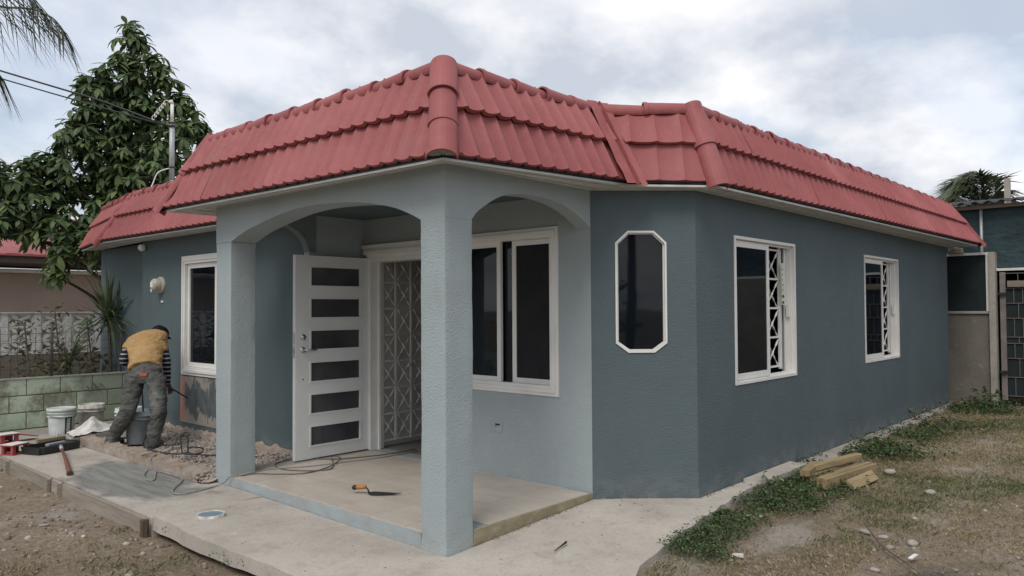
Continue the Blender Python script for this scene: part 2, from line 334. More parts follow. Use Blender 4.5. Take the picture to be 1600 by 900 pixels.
class MB:
    def __init__(s): s.v = []; s.f = []; s.mi = []; s.sm = []; s.cur = 0
    def quad(s, *p, sm=False):
        i = len(s.v); s.v += [V(q) for q in p]; s.f.append(tuple(range(i, i+len(p)))); s.mi.append(s.cur); s.sm.append(sm); return s
    def add(s, vs, fs, sm=False):
        i = len(s.v); s.v += [V(q) for q in vs]
        for f in fs: s.f.append(tuple(a+i for a in f)); s.mi.append(s.cur); s.sm.append(sm)
        return s
    def hexa(s, p, bevel=0, jit=0):
        fs = [(0, 3, 2, 1), (4, 5, 6, 7), (0, 1, 5, 4), (1, 2, 6, 5), (2, 3, 7, 6), (3, 0, 4, 7)]
        if bevel or jit:
            bm = bmesh.new(); vs = [bm.verts.new(V(q)+V((random.uniform(-jit, jit) for _ in range(3)))) for q in p]
            for f in fs: bm.faces.new([vs[a] for a in f])
            if bevel: bmesh.ops.bevel(bm, geom=bm.edges[:], offset=bevel, segments=2, affect='EDGES', profile=.6)
            bm.verts.index_update(); s.add([v.co.copy() for v in bm.verts], [[v.index for v in f.verts] for f in bm.faces]); bm.free()
        else: s.add(p, fs)
        return s
    def box(s, x0, x1, y0, y1, z0, z1, bevel=0, jit=0):
        return s.hexa([(x0, y0, z0), (x1, y0, z0), (x1, y1, z0), (x0, y1, z0), (x0, y0, z1), (x1, y0, z1), (x1, y1, z1), (x0, y1, z1)], bevel, jit)
    def obox(s, c, X, Y, Z, hx, hy, hz, bevel=0, jit=0):
        c = V(c); X = V(X).normalized()*hx; Y = V(Y).normalized()*hy; Z = V(Z).normalized()*hz
        return s.hexa([c-X-Y-Z, c+X-Y-Z, c+X+Y-Z, c-X+Y-Z, c-X-Y+Z, c+X-Y+Z, c+X+Y+Z, c-X+Y+Z], bevel, jit)
    def bar(s, a, b, w, h, upv=(0, 0, 1)):
        a = V(a); b = V(b); d = (b-a); z = V(upv); y = z.cross(d).normalized(); z = d.cross(y).normalized()
        return s.obox((a+b)/2, d, y, z, d.length/2, w/2, h/2)
    def tube(s, pts, r, n=8, cap=True, sm=True):
        pts = [V(p) for p in pts]; fr = frames(pts); i0 = len(s.v)
        rr = r if hasattr(r, '__len__') else [r]*len(pts)
        for p, (t, a, b), q in zip(pts, fr, rr):
            qa, qb = q if hasattr(q, '__len__') else (q, q)
            for k in range(n):
                an = 2*math.pi*k/n; s.v.append(p+a*math.cos(an)*qa+b*math.sin(an)*qb)
        for i in range(len(pts)-1):
            for k in range(n):
                s.f.append((i0+i*n+k, i0+i*n+(k+1) % n, i0+(i+1)*n+(k+1) % n, i0+(i+1)*n+k)); s.mi.append(s.cur); s.sm.append(sm)
        if cap:
            s.f.append(tuple(i0+k for k in reversed(range(n)))); s.mi.append(s.cur); s.sm.append(False)
            e0 = i0+(len(pts)-1)*n; s.f.append(tuple(e0+k for k in range(n))); s.mi.append(s.cur); s.sm.append(False)
        return s
    def lathe(s, c, prof, n=28, sm=True, axis=(0, 0, 1)):
        c = V(c); Z = V(axis).normalized(); X = Z.orthogonal().normalized(); Y = Z.cross(X); i0 = len(s.v)
        for r, z in prof:
            for k in range(n):
                a = 2*math.pi*k/n; s.v.append(c+X*r*math.cos(a)+Y*r*math.sin(a)+Z*z)
        for i in range(len(prof)-1):
            for k in range(n):
                s.f.append((i0+i*n+k, i0+i*n+(k+1) % n, i0+(i+1)*n+(k+1) % n, i0+(i+1)*n+k)); s.mi.append(s.cur); s.sm.append(sm)
        return s
    def wall(s, P, U, Nn, W, z0, z1, T, holes):
        # wall sheet from P along unit U, outward normal Nn, thickness T inwards, rectangular holes (u0,u1,z0,z1)
        P = V(P); U = V(U).normalized(); Nn = V(Nn).normalized()
        us = sorted({0, W}|{h[0] for h in holes}|{h[1] for h in holes}); zs = sorted({z0, z1}|{h[2] for h in holes}|{h[3] for h in holes})
        pt = lambda u, z, d: V((P.x, P.y, 0))+U*u+V((0, 0, z))-Nn*d
        inh = lambda u, z: any(h[0] < u < h[1] and h[2] < z < h[3] for h in holes)
        for i in range(len(us)-1):
            for j in range(len(zs)-1):
                if inh((us[i]+us[i+1])/2, (zs[j]+zs[j+1])/2): continue
                for d in (0, T): s.quad(pt(us[i], zs[j], d), pt(us[i+1], zs[j], d), pt(us[i+1], zs[j+1], d), pt(us[i], zs[j+1], d))
        for (a, b, c, d) in list(holes)+[(0, W, z0, z1)]:
            for (q, r) in (((a, c), (b, c)), ((b, c), (b, d)), ((b, d), (a, d)), ((a, d), (a, c))):
                s.quad(pt(q[0], q[1], 0), pt(r[0], r[1], 0), pt(r[0], r[1], T), pt(q[0], q[1], T))
        return s
    def ring(s, P, U, Nn, u0, u1, z0, z1, wd, T):
        # rectangular frame of four butted bars, front face at P, depth T inwards
        P = V(P); U = V(U).normalized(); Nn = V(Nn).normalized()
        for (a, b, c, d) in ((u0, u1, z1-wd, z1), (u0, u1, z0, z0+wd), (u0, u0+wd, z0+wd, z1-wd), (u1-wd, u1, z0+wd, z1-wd)): s.slab(P, U, Nn, a, b, c, d, T)
        return s
    def slab(s, P, U, Nn, u0, u1, z0, z1, T):
        P = V((P[0], P[1], 0)); U = V(U).normalized(); Nn = V(Nn).normalized()
        return s.obox(P+U*(u0+u1)/2+V((0, 0, (z0+z1)/2))-Nn*T/2, U, Nn, (0, 0, 1), abs(u1-u0)/2, abs(T)/2, (z1-z0)/2)
    def mesh(s, name, mats):
        me = bpy.data.meshes.new(name); me.from_pydata([tuple(v) for v in s.v], [], s.f)
        for q in (mats if isinstance(mats, (list, tuple)) else [mats]): me.materials.append(q)
        me.polygons.foreach_set('material_index', s.mi); me.polygons.foreach_set('use_smooth', s.sm); me.update(); return me
    def build(s, name, mats, parent=None, label=None, loc=None):
        if parent is not None:
            o0 = ORG[parent.name]; s.v = [v-o0 for v in s.v]
        elif loc is not None:
            l = V(loc); s.v = [v-l for v in s.v]
        o = link(name, s.mesh(name, mats), parent, loc if parent is None else None)
        ORG[o.name] = ORG[parent.name] if parent is not None else V(loc or (0, 0, 0))
        if label: o['label'] = label
        return o
def np_obj(name, verts, faces, mat, parent=None, smooth=False):
    me = bpy.data.meshes.new(name); nv = len(verts); nf, k = faces.shape
    me.vertices.add(nv); me.vertices.foreach_set('co', verts.astype(np.float32).ravel())
    me.loops.add(nf*k); me.loops.foreach_set('vertex_index', faces.astype(np.int32).ravel())
    me.polygons.add(nf); me.polygons.foreach_set('loop_start', np.arange(0, nf*k, k, dtype=np.int32)); me.polygons.foreach_set('loop_total', np.full(nf, k, dtype=np.int32))
    if smooth: me.polygons.foreach_set('use_smooth', np.ones(nf, dtype=bool))
    me.materials.append(mat); me.update(calc_edges=True); me.validate()
    o = link(name, me, parent); return o
def fbm(x, y, z=0, o=4): return mnoise.fractal(V((x, y, z)), 1.0, 2.0, o)

# ------------------------------------------------------------------ ground
def sstep(a, b, x): t = min(1, max(0, (x-a)/(b-a))); return t*t*(3-2*t)
def ground_z(x, y):
    right = sstep(-.55, -1.0, y)                       # 1 in the right-hand yard
    z = -.125*(1-right)+(-.045)*right
    if x > 3.4 and y > -1.2: z = max(z, -.012-.03*sstep(-.8, -1.15, y))
    if x < -.9: z = -.125*(1-right*sstep(-1.2, .2, x))+z*(right*sstep(-1.2, .2, x)) if y < -.5 else -.125
    far = sstep(9, 16, math.hypot(x, y))
    n = .022*fbm(x*1.3, y*1.3)+.010*fbm(x*6, y*6, 3)
    if x < -.9 and y > 1.5: n += .05*max(0, fbm(x*2.2, y*2.2, 5))*sstep(-.9, -1.4, x)
    cov = x > -.9 and y > -.55 and x < 10.5 and y < 8.3
    return z+n*(1-far) if not cov else -.135
xs = np.concatenate([np.array([-400, -150, -60, -30, -15, -9]), np.arange(-6, 12.01, .09), np.array([14, 17, 22, 32, 60, 150, 400])])
ys = np.concatenate([np.array([-400, -150, -60, -30, -15, -9]), np.arange(-6, 8.21, .09), np.array([10, 13, 20, 32, 60, 150, 400])])
gv = np.array([(x, y, ground_z(x, y)) for y in ys for x in xs]); nx = len(xs)
gi = np.array([(j*nx+i, j*nx+i+1, (j+1)*nx+i+1, (j+1)*nx+i) for j in range(len(ys)-1) for i in range(nx-1)])
g = np_obj('ground', gv, gi, m_soil, smooth=True); g['kind'] = 'structure'

from mathutils.geometry import delaunay_2d_cdt
def slab_poly(name, outline, top, bottom, mat, rag=.012, step=.12):
    P = []
    for i in range(len(outline)):
        a = V((*outline[i][:2], 0)); b = V((*outline[(i+1) % len(outline)][:2], 0)); k = outline[i][2] if len(outline[i]) > 2 else 0
        n = max(1, int((b-a).length/step))
        for j in range(n):
            p = a.lerp(b, j/n)
            if k and j: p += V((random.uniform(-rag, rag), random.uniform(-rag, rag), 0))
            P.append(p)
    tz = top if callable(top) else (lambda x, y: top)
    xs_, ys_ = [p.x for p in P], [p.y for p in P]; pts2 = [V((p.x, p.y)) for p in P]; n0 = len(pts2); q = .16
    def inside(x, y):
        c = False
        for i in range(n0):
            a, b = P[i], P[i-1]
            if (a.y > y) != (b.y > y) and x < (b.x-a.x)*(y-a.y)/(b.y-a.y)+a.x: c = not c
        return c
    x = min(xs_)+.05
    while x < max(xs_):
        y = min(ys_)+.05
        while y < max(ys_):
            if inside(x, y): pts2.append(V((x, y)))
            y += q
        x += q
    r = delaunay_2d_cdt(pts2, [(i, (i+1) % n0) for i in range(n0)], [], 1, 1e-5)
    hz = lambda x, y: tz(x, y)+.0022*fbm(x*2.5, y*2.5, 8)
    mb = MB(); mb.add([(v.x, v.y, hz(v.x, v.y)) for v in r[0]], [tuple(f) for f in r[2]], True)
    for i in range(len(P)):
        a, b = P[i], P[(i+1) % len(P)]; mb.quad((a.x, a.y, hz(a.x, a.y)), (a.x, a.y, bottom), (b.x, b.y, bottom), (b.x, b.y, hz(b.x, b.y)))
    o = mb.build(name, mat); o['kind'] = 'structure'; return o
cl01 = lambda t: min(1, max(0, t))
def apron_z(x, y):
    return -.030+.075*cl01(x/1.6)*cl01((.9-abs(y+.2)*.2)/.9)+.028*cl01(y/2.2)+.028*cl01(-x/.9)
slab_poly('walkway', [(-.90, 2.237), (-.012, 2.237), (-.012, 3.06), (-.13, 3.06), (-.13, 6.10), (-.905, 6.10)], .004, -.14, m_walk)
slab_poly('concrete_apron', [(-.90, 2.230, 1), (-.915, 1.3, 1), (-.89, .48, 1), (-.93, -.55, 1), (-.75, -1.35, 1), (.2, -1.22, 1), (.613, -1.061, 1), (1.714, -.905, 1), (2.609, -.785, 1), (3.0, -.76), (3.05, -.62), (2.178, -.619), (1.589, -.012), (0, -.012), (-.012, 2.230)], apron_z, -.085, m_apron, .014)
slab_poly('concrete_landing', [(2.96, -.621), (3.98, -.621), (3.90, -.80, 1), (3.06, -.80, 1)], .062, -.06, m_apron, .01)
slab_poly('wall_side_strip', [(4.02, -.621), (10.36, -.621), (10.36, -.72, 1), (7.4, -.76, 1), (5.6, -.80, 1), (4.04, -.78, 1)], .022, -.1, m_oldcon, .05, .2)
slab_poly('yard_slab', [(-1.25, 6.11), (-.2, 6.11), (-.2, 6.42), (.45, 6.55), (.95, 7.12), (2.6, 7.12), (2.6, 7.94), (-1.25, 7.94)], -.004, -.14, m_oldcon)

def stone_verts(n=1):
    bm = bmesh.new(); bmesh.ops.create_icosphere(bm, subdivisions=n, radius=1)
    s = random.uniform(0, 99)
    sc = V((random.uniform(.8, 1.2), random.uniform(.6, 1), random.uniform(.45, .8)))
    vs = []
    for v in bm.verts:
        k = 1+.35*mnoise.noise(v.co*1.4+V((s, s, s))); vs.append(V((v.co.x*sc.x*k, v.co.y*sc.y*k, v.co.z*sc.z*k)))
    fs = [[v.index for v in f.verts] for f in bm.faces]; bm.free(); return np.array([tuple(v) for v in vs]), np.array(fs)
STN = [stone_verts() for _ in range(8)]
def rotz(a):
    c, s = np.cos(a), np.sin(a); return np.array([[c, -s, 0], [s, c, 0], [0, 0, 1]])
def scatter_stones(name, pts, mat):
    vv, ff, k = [], [], 0
    for (x, y, z, r) in pts:
        v, f = random.choice(STN); v2 = (v*r)@rotz(random.uniform(0, 6.3)).T
        if random.random() < .5: v2 = v2[:, [0, 1, 2]]*np.array([1, 1, random.uniform(.6, 1.3)])
        vv.append(v2+np.array([x, y, z])); ff.append(f+k); k += len(v)
    o = np_obj(name, np.concatenate(vv), np.concatenate(ff), mat); o['kind'] = 'stuff'; return o
def edge_y0(x): return np.interp(x, [-1, .2, .613, 1.714, 2.609, 3.9], [-1.3, -1.2, -1.05, -.90, -.78, -.76])
pts = []
for _ in range(2600):                                   # left-hand dirt yard
    x = random.uniform(-3.6, -.93); y = random.uniform(-.2, 7.6)
    if fbm(x*1.1, y*1.1, 9) < -.05 and random.random() < .7: continue
    pts.append((x, y, ground_z(x, y)+.002, random.choice([.006, .008, .011, .014, .02, .028])*random.uniform(.7, 1.2)))
for _ in range(2600):                                   # right-hand yard
    x = random.uniform(-.6, 8.5); y = random.uniform(-4.2, -.95)
    if x < 2.6 and y > -1.25: continue
    if fbm(x*.9, y*.9, 4) < 0 and random.random() < .75: continue
    pts.append((x, y, ground_z(x, y)+.002, random.choice([.005, .006, .008, .011, .016, .022])*random.uniform(.7, 1.2)))
scatter_stones('gravel', pts, m_pebble)

pts = []
def apr(x, y): return apron_z(x, y)
for _ in range(420):                                    # crumbs of mortar and soil on the concrete
    x, y = random.uniform(-.85, 2.6), random.uniform(-.95, 2.2)
    if x > .0 and y > -.02: continue
    if y < edge_y0(x)+.03 or (x > 1.55 and y > -.02-(x-1.589)): continue
    pts.append((x, y, apr(x, y)+.001, random.choice([.002, .003, .004, .006])*random.uniform(.7, 1.3)))
for _ in range(260):                                    # dirt line where walls meet the concrete
    t = random.random(); k = random.random()
    if k < .4: x, y = 1.589+.6*t, -.62*t-.006
    elif k < .75: x, y = .26+1.3*t, -.014
    else: x, y = 2.2+.8*t, -.628
    pts.append((x+random.gauss(0, .008)*.5, y-abs(random.gauss(0, .012)), apr(x, y)+.001, random.choice([.003, .005, .008])*random.uniform(.6, 1.2)))
for _ in range(150): pts.append((random.uniform(-.86, -.15), random.uniform(2.3, 6.0), .005, random.choice([.002, .003, .005])))
for _ in range(70): pts.append((random.uniform(.3, 1.5), random.uniform(.3, 2.7), .0915, random.choice([.0015, .0025, .004])))
scatter_stones('crumbs', pts, m_pebble)

# rubble bed beside the wing and the broken kerb in front of it
xs = np.arange(-.1, 1.03, .05); ys = np.arange(3.0, 6.95, .05)
bv = np.array([(x, y, .020+.026*fbm(x*4, y*4)+.03*sstep(.6, 1.0, x)+.02*sstep(.2, 0, x)) for y in ys for x in xs]); nx = len(xs)
bi = np.array([(j*nx+i, j*nx+i+1, (j+1)*nx+i+1, (j+1)*nx+i) for j in range(len(ys)-1) for i in range(nx-1)])
o = np_obj('rubble_bed', bv, bi, m_rubble, smooth=True); o['kind'] = 'structure'
pts = []
for _ in range(4200):
    x = random.uniform(-.02, .98); y = random.uniform(3.02, 6.7)
    pts.append((x, y, .025+.026*fbm(x*4, y*4)+.03*sstep(.6, 1.0, x), random.choice([.007, .009, .012, .016, .022, .03])*random.uniform(.7, 1.2)))
for _ in range(90): pts.append((random.uniform(-.12, .1), random.uniform(3.03, 3.22), random.uniform(.0, .06), random.uniform(.010, .028)))
scatter_stones('rubble', pts, m_rubble)
def broken_kerb():
    t = thing('broken_kerb', (-.05, 5, 0), 'low broken brown kerb with a ragged top along the rubble bed beside the walkway', 'kerb')
    y = 3.2
    while y < 6.25:
        ln = random.uniform(.30, .48); mb = MB(); n = 16; h0 = .088
        top = []
        for i in range(n+1):
            yy = y+ln*i/n; top.append((yy, h0+random.uniform(-.016, .016)+.02*fbm(yy*3, 1), random.uniform(-.008, .008), random.uniform(-.012, .012)))
        for i in range(n):
            a, b = top[i], top[i+1]
            A = [(-.125+a[2]*.3, a[0], -.02), (-.115+a[2], a[0], a[1]), (.03+a[3], a[0], a[1]+.008), (.05, a[0], -.02)]
            B = [(-.125+b[2]*.3, b[0], -.02), (-.115+b[2], b[0], b[1]), (.03+b[3], b[0], b[1]+.008), (.05, b[0], -.02)]
            for k in range(3): mb.quad(A[k], A[k+1], B[k+1], B[k])
            if i == 0: mb.quad(*A)
            if i == n-1: mb.quad(*B)
        mb.build('kerb_block', m_footing, t); y += ln+.002
broken_kerb()

# ------------------------------------------------------------------ the house
H = 2.5; D = 1.589; Lp = 3.054; E = .61; XC = 2.18; XE = 10.377; YW = 7.10; XW = 1.0
house = thing('house', (0, 0, 0), 'blue grey bungalow with a red metal mansard roof and an arched corner porch', 'house')
X_, Y_, Z_ = V((1, 0, 0)), V((0, 1, 0)), V((0, 0, 1))
def hb(mb, name, mat, parent=house, label=None): return mb.build(name, mat, parent, label)
# pillars
def column(x0, x1, y0, y1, z0, z1, r, amp, flare=0):
    mb = MB(); prof = []
    for (cx, cy, a0) in ((x1-r, y1-r, 0), (x0+r, y1-r, 90), (x0+r, y0+r, 180), (x1-r, y0+r, 270)):
        for k in range(4): a = R(a0+30*k); prof.append((cx+r*math.cos(a), cy+r*math.sin(a), math.cos(a), math.sin(a)))
        nx_, ny_ = [(0, 1), (-1, 0), (0, -1), (1, 0)][a0//90]
        ex, ey = prof[-1][0], prof[-1][1]; Lx = {0: (x0+r-(x1-r), 0), 90: (0, y0+r-(y1-r)), 180: (x1-r-(x0+r), 0), 270: (0, y1-r-(y0+r))}[a0]
        for k in (.25, .5, .75): prof.append((ex+Lx[0]*k, ey+Lx[1]*k, nx_, ny_))
    nz = 46; n = len(prof); 
    for j in range(nz+1):
        z = z0+(z1-z0)*j/nz; e_ = 0 if j in (nz,) else 1
        for (x, y, a, b) in prof:
            d_ = amp*e_*(fbm(x*3+y*3, z*2.2, x*2, 3)+.4*fbm(x*14, y*14+z*14, 1, 2))-amp*.6*e_+flare*max(0, 1-(z-z0)/.12)**1.5; mb.v.append(V((x+a*d_, y+b*d_, z)))
    for j in range(nz):
        for k in range(n): mb.f.append((j*n+k, j*n+(k+1) % n, (j+1)*n+(k+1) % n, (j+1)*n+k)); mb.mi.append(0); mb.sm.append(True)
    return mb
hb(column(0, .254, .0005, .242, -.04, 2.162, .008, .0045, .010), 'porch_pillar', m_light)
hb(column(0, .248, 2.785, Lp, -.03, 2.162, .008, .0045, .004), 'porch_pillar', m_light)
def arch(curve, horiz, b0, b1, a_lo, a_hi, zt=2.5):
    mb = MB(); P = spline([(a, 0, z) for a, z in curve], 6)
    pt = (lambda a, b, z: (b, a, z)) if horiz == 'y' else (lambda a, b, z: (a, b, z))
    pr = [(p.x, p.z) for p in P]
    for (a, z), (a2, z2) in zip(pr, pr[1:]):
        for b in (b0, b1): mb.quad(pt(a, b, z), pt(a2, b, z2), pt(a2, b, zt), pt(a, b, zt))
        mb.quad(pt(a, b0, z), pt(a2, b0, z2), pt(a2, b1, z2), pt(a, b1, z), sm=True)
    for lo, hi, zz in ((a_lo, pr[0][0], pr[0][1]), (pr[-1][0], a_hi, pr[-1][1])):
        if hi-lo > .001:
            for b in (b0, b1): mb.quad(pt(lo, b, zz), pt(hi, b, zz), pt(hi, b, zt), pt(lo, b, zt))
            mb.quad(pt(lo, b0, zz), pt(lo, b1, zz), pt(lo, b1, zt), pt(lo, b0, zt)); mb.quad(pt(hi, b0, zz), pt(hi, b1, zz), pt(hi, b1, zt), pt(hi, b0, zt))
            mb.quad(pt(lo, b0, zz), pt(hi, b0, zz), pt(hi, b1, zz), pt(lo, b1, zz))
    return mb
hb(arch([(.242, 2.155), (.349, 2.202), (.553, 2.269), (.919, 2.336), (1.405, 2.369), (1.856, 2.355), (2.355, 2.279), (2.60, 2.225), (2.785, 2.165)], 'y', .0005, .24, .0, Lp-.0005), 'porch_arch', m_light)
hb(arch([(.254, 2.165), (.325, 2.231), (.518, 2.335), (.70, 2.376), (.934, 2.385), (1.15, 2.365), (1.33, 2.322), (1.48, 2.26), (1.586, 2.20)], 'x', 0.0002, .135, .2405, 1.5865), 'porch_arch', m_light)
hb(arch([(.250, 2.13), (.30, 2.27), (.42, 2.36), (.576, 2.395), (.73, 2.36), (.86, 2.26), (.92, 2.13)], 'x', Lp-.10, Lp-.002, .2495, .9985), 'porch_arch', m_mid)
hb(MB().box(.92, D+.1, Lp-.10, Lp-.003, .0, 2.13).box(.999, D+.1, Lp-.10, Lp-.003, 2.13, 2.5), 'porch_side_wall', m_light)
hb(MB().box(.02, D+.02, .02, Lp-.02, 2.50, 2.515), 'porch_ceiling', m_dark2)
# front wall with door and window openings; u runs from y=2.96 towards y=0
PW = (D, 2.952); U = (0, -1, 0); Nf = (-1, 0, 0)
uy = lambda y: 2.952-y
hb(MB().wall(PW, U, Nf, 2.951, -.05, 2.499, .16, [(uy(2.87), uy(1.97), .0895, 2.09), (uy(1.66), uy(.415), .905, 2.155)]), 'porch_front_wall', m_light)
# plinth, tiles
hb(MB().box(.0008, D-.001, .243, Lp-.004, -.05, .078).box(.256, D-.001, .006, .243, -.05, .078), 'porch_plinth', m_light)
hb(MB().box(.2545, D-.001, .0, .0055, -.02, .0865, jit=.002), 'porch_edge', m_olive, label='bare olive concrete edge of the porch floor')
pf = hb(MB().box(.03, D-.002, .25, 2.78, .0782, .0862), 'porch_floor', m_grout)
tw, td = .40, .388
def tilebox(x0, x1, y0, y1):
    h = random.uniform(-.0006, .0006); return MB().box(x0, x1, y0, y1, .0785, .0905+h)
for j in range(8):
    for i in range(4):
        x0 = .012+i*td; x1 = min(x0+td-.004, D-.003); y0 = .010+j*tw; y1 = min(y0+tw-.004, 2.79)
        if y1-y0 < .05: continue
        if x0 < .256:
            if y0 < .244: 
                if y1 < .26: continue
                y0 = .246
        hb(tilebox(x0, x1, y0, y1), 'floor_tile', m_tile, pf)
hb(MB().box(.256, D-.003, 2.794, Lp-.006, .0782, .089), 'porch_screed', m_oldcon)
# chamfer wall with octagonal opening
A = V((D, .0005, 0)); B = V((XC, -E, 0)); cu = (B-A).normalized(); cn = V((cu.y, -cu.x, 0)); 
if cn.x > 0: cn = -cn
cl = (B-A).length
oc = [(.298, 2.172), (.508, 2.172), (.608, 2.078), (.608, 1.275), (.508, 1.200), (.298, 1.200), (.198, 1.275), (.198, 2.078)]  # tl tr rt rb br bl lb lt
mb = MB(); cp = lambda u, z, d=0: V((A.x, A.y, 0))+cu*u+Z_*z-cn*d
TL, TR, BR, BL = (0, 2.499), (cl, 2.499), (cl, -.1), (0, -.1); tl, tr, rt_, rb, br, bl, lb, lt = oc
for d in (0, .15):
    for F in ([TL, TR, tr, tl], [TR, BR, rb, rt_], [BR, BL, bl, br], [BL, TL, lt, lb], [TL, tl, lt], [TR, rt_, tr], [BR, br, rb], [BL, lb, bl]): mb.quad(*[cp(u, z, d) for u, z in F])
for i in range(8):
    a, b = oc[i], oc[(i+1) % 8]; mb.quad(cp(*a), cp(*b), cp(*b, .15), cp(*a, .15))
hb(mb, 'chamfer_wall', m_dark)
def octring(k0, k1, d0, d1):
    mb = MB(); cx, cz = .403, 1.686
    sc = lambda p, k: (p[0]+(-k if p[0] > cx else k)*(1 if abs(p[0]-cx) > .15 else .45), p[1]+(-k if p[1] > cz else k)*(1 if abs(p[1]-cz) > .45 else .45))
    for i in range(8):
        a, b = oc[i], oc[(i+1) % 8]; a0, b0, a1, b1 = sc(a, k0), sc(b, k0), sc(a, k1), sc(b, k1)
        mb.quad(cp(*a0, d0), cp(*b0, d0), cp(*b1, d0), cp(*a1, d0)); mb.quad(cp(*a1, d0), cp(*b1, d0), cp(*b1, d1), cp(*a1, d1)); mb.quad(cp(*a0, d0), cp(*b0, d0), cp(*b0, d1), cp(*a0, d1))
    return mb
ow = hb(octring(-.002, .013, -.010, .06), 'octagonal_window', m_white)
hb(octring(.014, .024, .010, .05), 'inner_frame', m_trim, ow)
mb = MB(); cx, cz = .403, 1.686; mb.quad(*[cp(u+(-.012 if u > cx else .012), z+(-.012 if z > cz else .012), .032) for u, z in oc]); hb(mb, 'pane', m_glass, ow)
# long side wall
SW = (XC, -E); 
hb(MB().wall((XC+.0005, -E), (1, 0, 0), (0, -1, 0), XE-XC-.0005, -.15, 2.499, .15, [(2.853-XC, 4.198-XC, .8785, 2.1846), (6.309-XC, 7.70-XC, .8785, 2.1846)]), 'side_wall', m_dark)
hb(MB().box(XE-.15, XE-.001, -E+.151, 9.0, -.15, 2.499), 'end_wall', m_dark)
hb(MB().box(1.15, XE-.151, 8.85, 8.999, -.15, 2.499), 'rear_wall', m_dark)
# wing wall
hb(MB().wall((XW, YW), (0, -1, 0), (-1, 0, 0), YW-Lp-.001, -.1, 2.499, .15, [(YW-5.9, YW-4.45, .765, 2.235)]), 'wing_front_wall', m_dark2)
hb(MB().box(XW+.151, 1.3, YW-.15, YW-.001, -.1, 2.499).box(1.151, 1.30, YW-.0005, 8.849, -.1, 2.499), 'wing_side_wall', m_dark2)
mb = MB(); mb.box(XW-.006, XW+.01, 4.40, 5.93, .17, .742); hb(mb, 'bare_render_patch', m_patch, label='unpainted render with dark paint smears under the wing window')
def footing(y0, y1, parent=house):
    n = int((y1-y0)/.06); mb = MB(); pr = []
    for i in range(n+1): pr.append((y0+(y1-y0)*i/n, .11+.05*fbm(i*.35, 3, 2)+random.uniform(-.012, .012), random.uniform(.0, .02)))
    for a, b in zip(pr, pr[1:]):
        mb.quad((XW-.06-a[2], a[0], .0), (XW-.06-b[2], b[0], .0), (XW-.035-b[2], b[0], b[1]*.75), (XW-.035-a[2], a[0], a[1]*.75))
        mb.quad((XW-.035-a[2], a[0], a[1]*.75), (XW-.035-b[2], b[0], b[1]*.75), (XW-.003, b[0], b[1]), (XW-.003, a[0], a[1]))
    return hb(mb, 'broken_footing', m_footing)
footing(3.07, YW)
# interior
hb(MB().box(1.75, 6, 2.955, 3.03, .0, 2.49), 'interior_wall', simple('interior_plaster', (.68, .67, .63), .9, .2, scale=4))
hb(MB().box(1.751, 6, .02, 2.954, .02, .086), 'interior_floor', simple('interior_floor', (.24, .22, .20), .6, .3))
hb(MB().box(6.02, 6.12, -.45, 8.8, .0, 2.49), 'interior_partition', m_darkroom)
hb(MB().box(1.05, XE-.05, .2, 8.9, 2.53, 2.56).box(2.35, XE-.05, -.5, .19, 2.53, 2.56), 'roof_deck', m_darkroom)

hb(MB().quad((.03, .05, 3.10), (1.66, 0, 3.10), (2.2, -.58, 3.10), (10.4, -.6, 3.10), (10.4, 9, 3.10), (1.2, 9, 3.10), (.94, 7.1, 3.10), (.94, 3.2, 3.10), (.03, 3.2, 3.10)), 'flat_roof', m_oldcon)
# windows -----------------------------------------------------------
def frame_mould(P, U, Nn, u0, u1, z0, z1, w=.085, parent=house, name='window'):
    mb = MB(); P3 = V((P[0], P[1], 0)); Nn = V(Nn)
    mb.ring(P3+Nn*.016, U, Nn, u0, u1, z0, z1, w*.36, .03)
    mb.ring(P3+Nn*.030, U, Nn, u0+w*.36+.0005, u1-w*.36-.0005, z0+w*.36+.0005, z1-w*.36-.0005, w*.30, .05)
    mb.ring(P3+Nn*.018, U, Nn, u0+w*.66+.001, u1-w*.66-.001, z0+w*.66+.001, z1-w*.66-.001, w*.34, .06)
    return hb(mb, name, m_white, parent)
# porch window
pw = frame_mould(PW, U, Nf, uy(1.745), uy(.33), .825, 2.238)
Pg = V((D+.03, 2.952, 0))
hb(MB().ring(Pg-X_*.012, U, Nf, uy(1.655), uy(1.004), .908, 2.152, .045, .03), 'sash', m_white, pw)
hb(MB().ring(Pg+X_*.022, U, Nf, uy(.895), uy(.420), .908, 2.152, .045, .03), 'sash', m_white, pw)
hb(MB().slab(Pg+X_*.004, U, Nf, uy(1.611), uy(1.048), .952, 2.108, .006), 'pane', m_glass, pw)
hb(MB().slab(Pg+X_*.036, U, Nf, uy(1.003), uy(.851), .91, 2.15, .006), 'pane', m_glass, pw)
hb(MB().slab(Pg+X_*.030, U, Nf, uy(.850), uy(.462), .952, 2.108, .004), 'insect_screen', m_screen, pw)
hb(MB().slab(Pg+X_*.110, U, Nf, uy(1.655), uy(.42), .91, 2.15, .004), 'dark_room_backing', m_plainblack, pw)  # black sheet standing in for the unlit room behind the panes
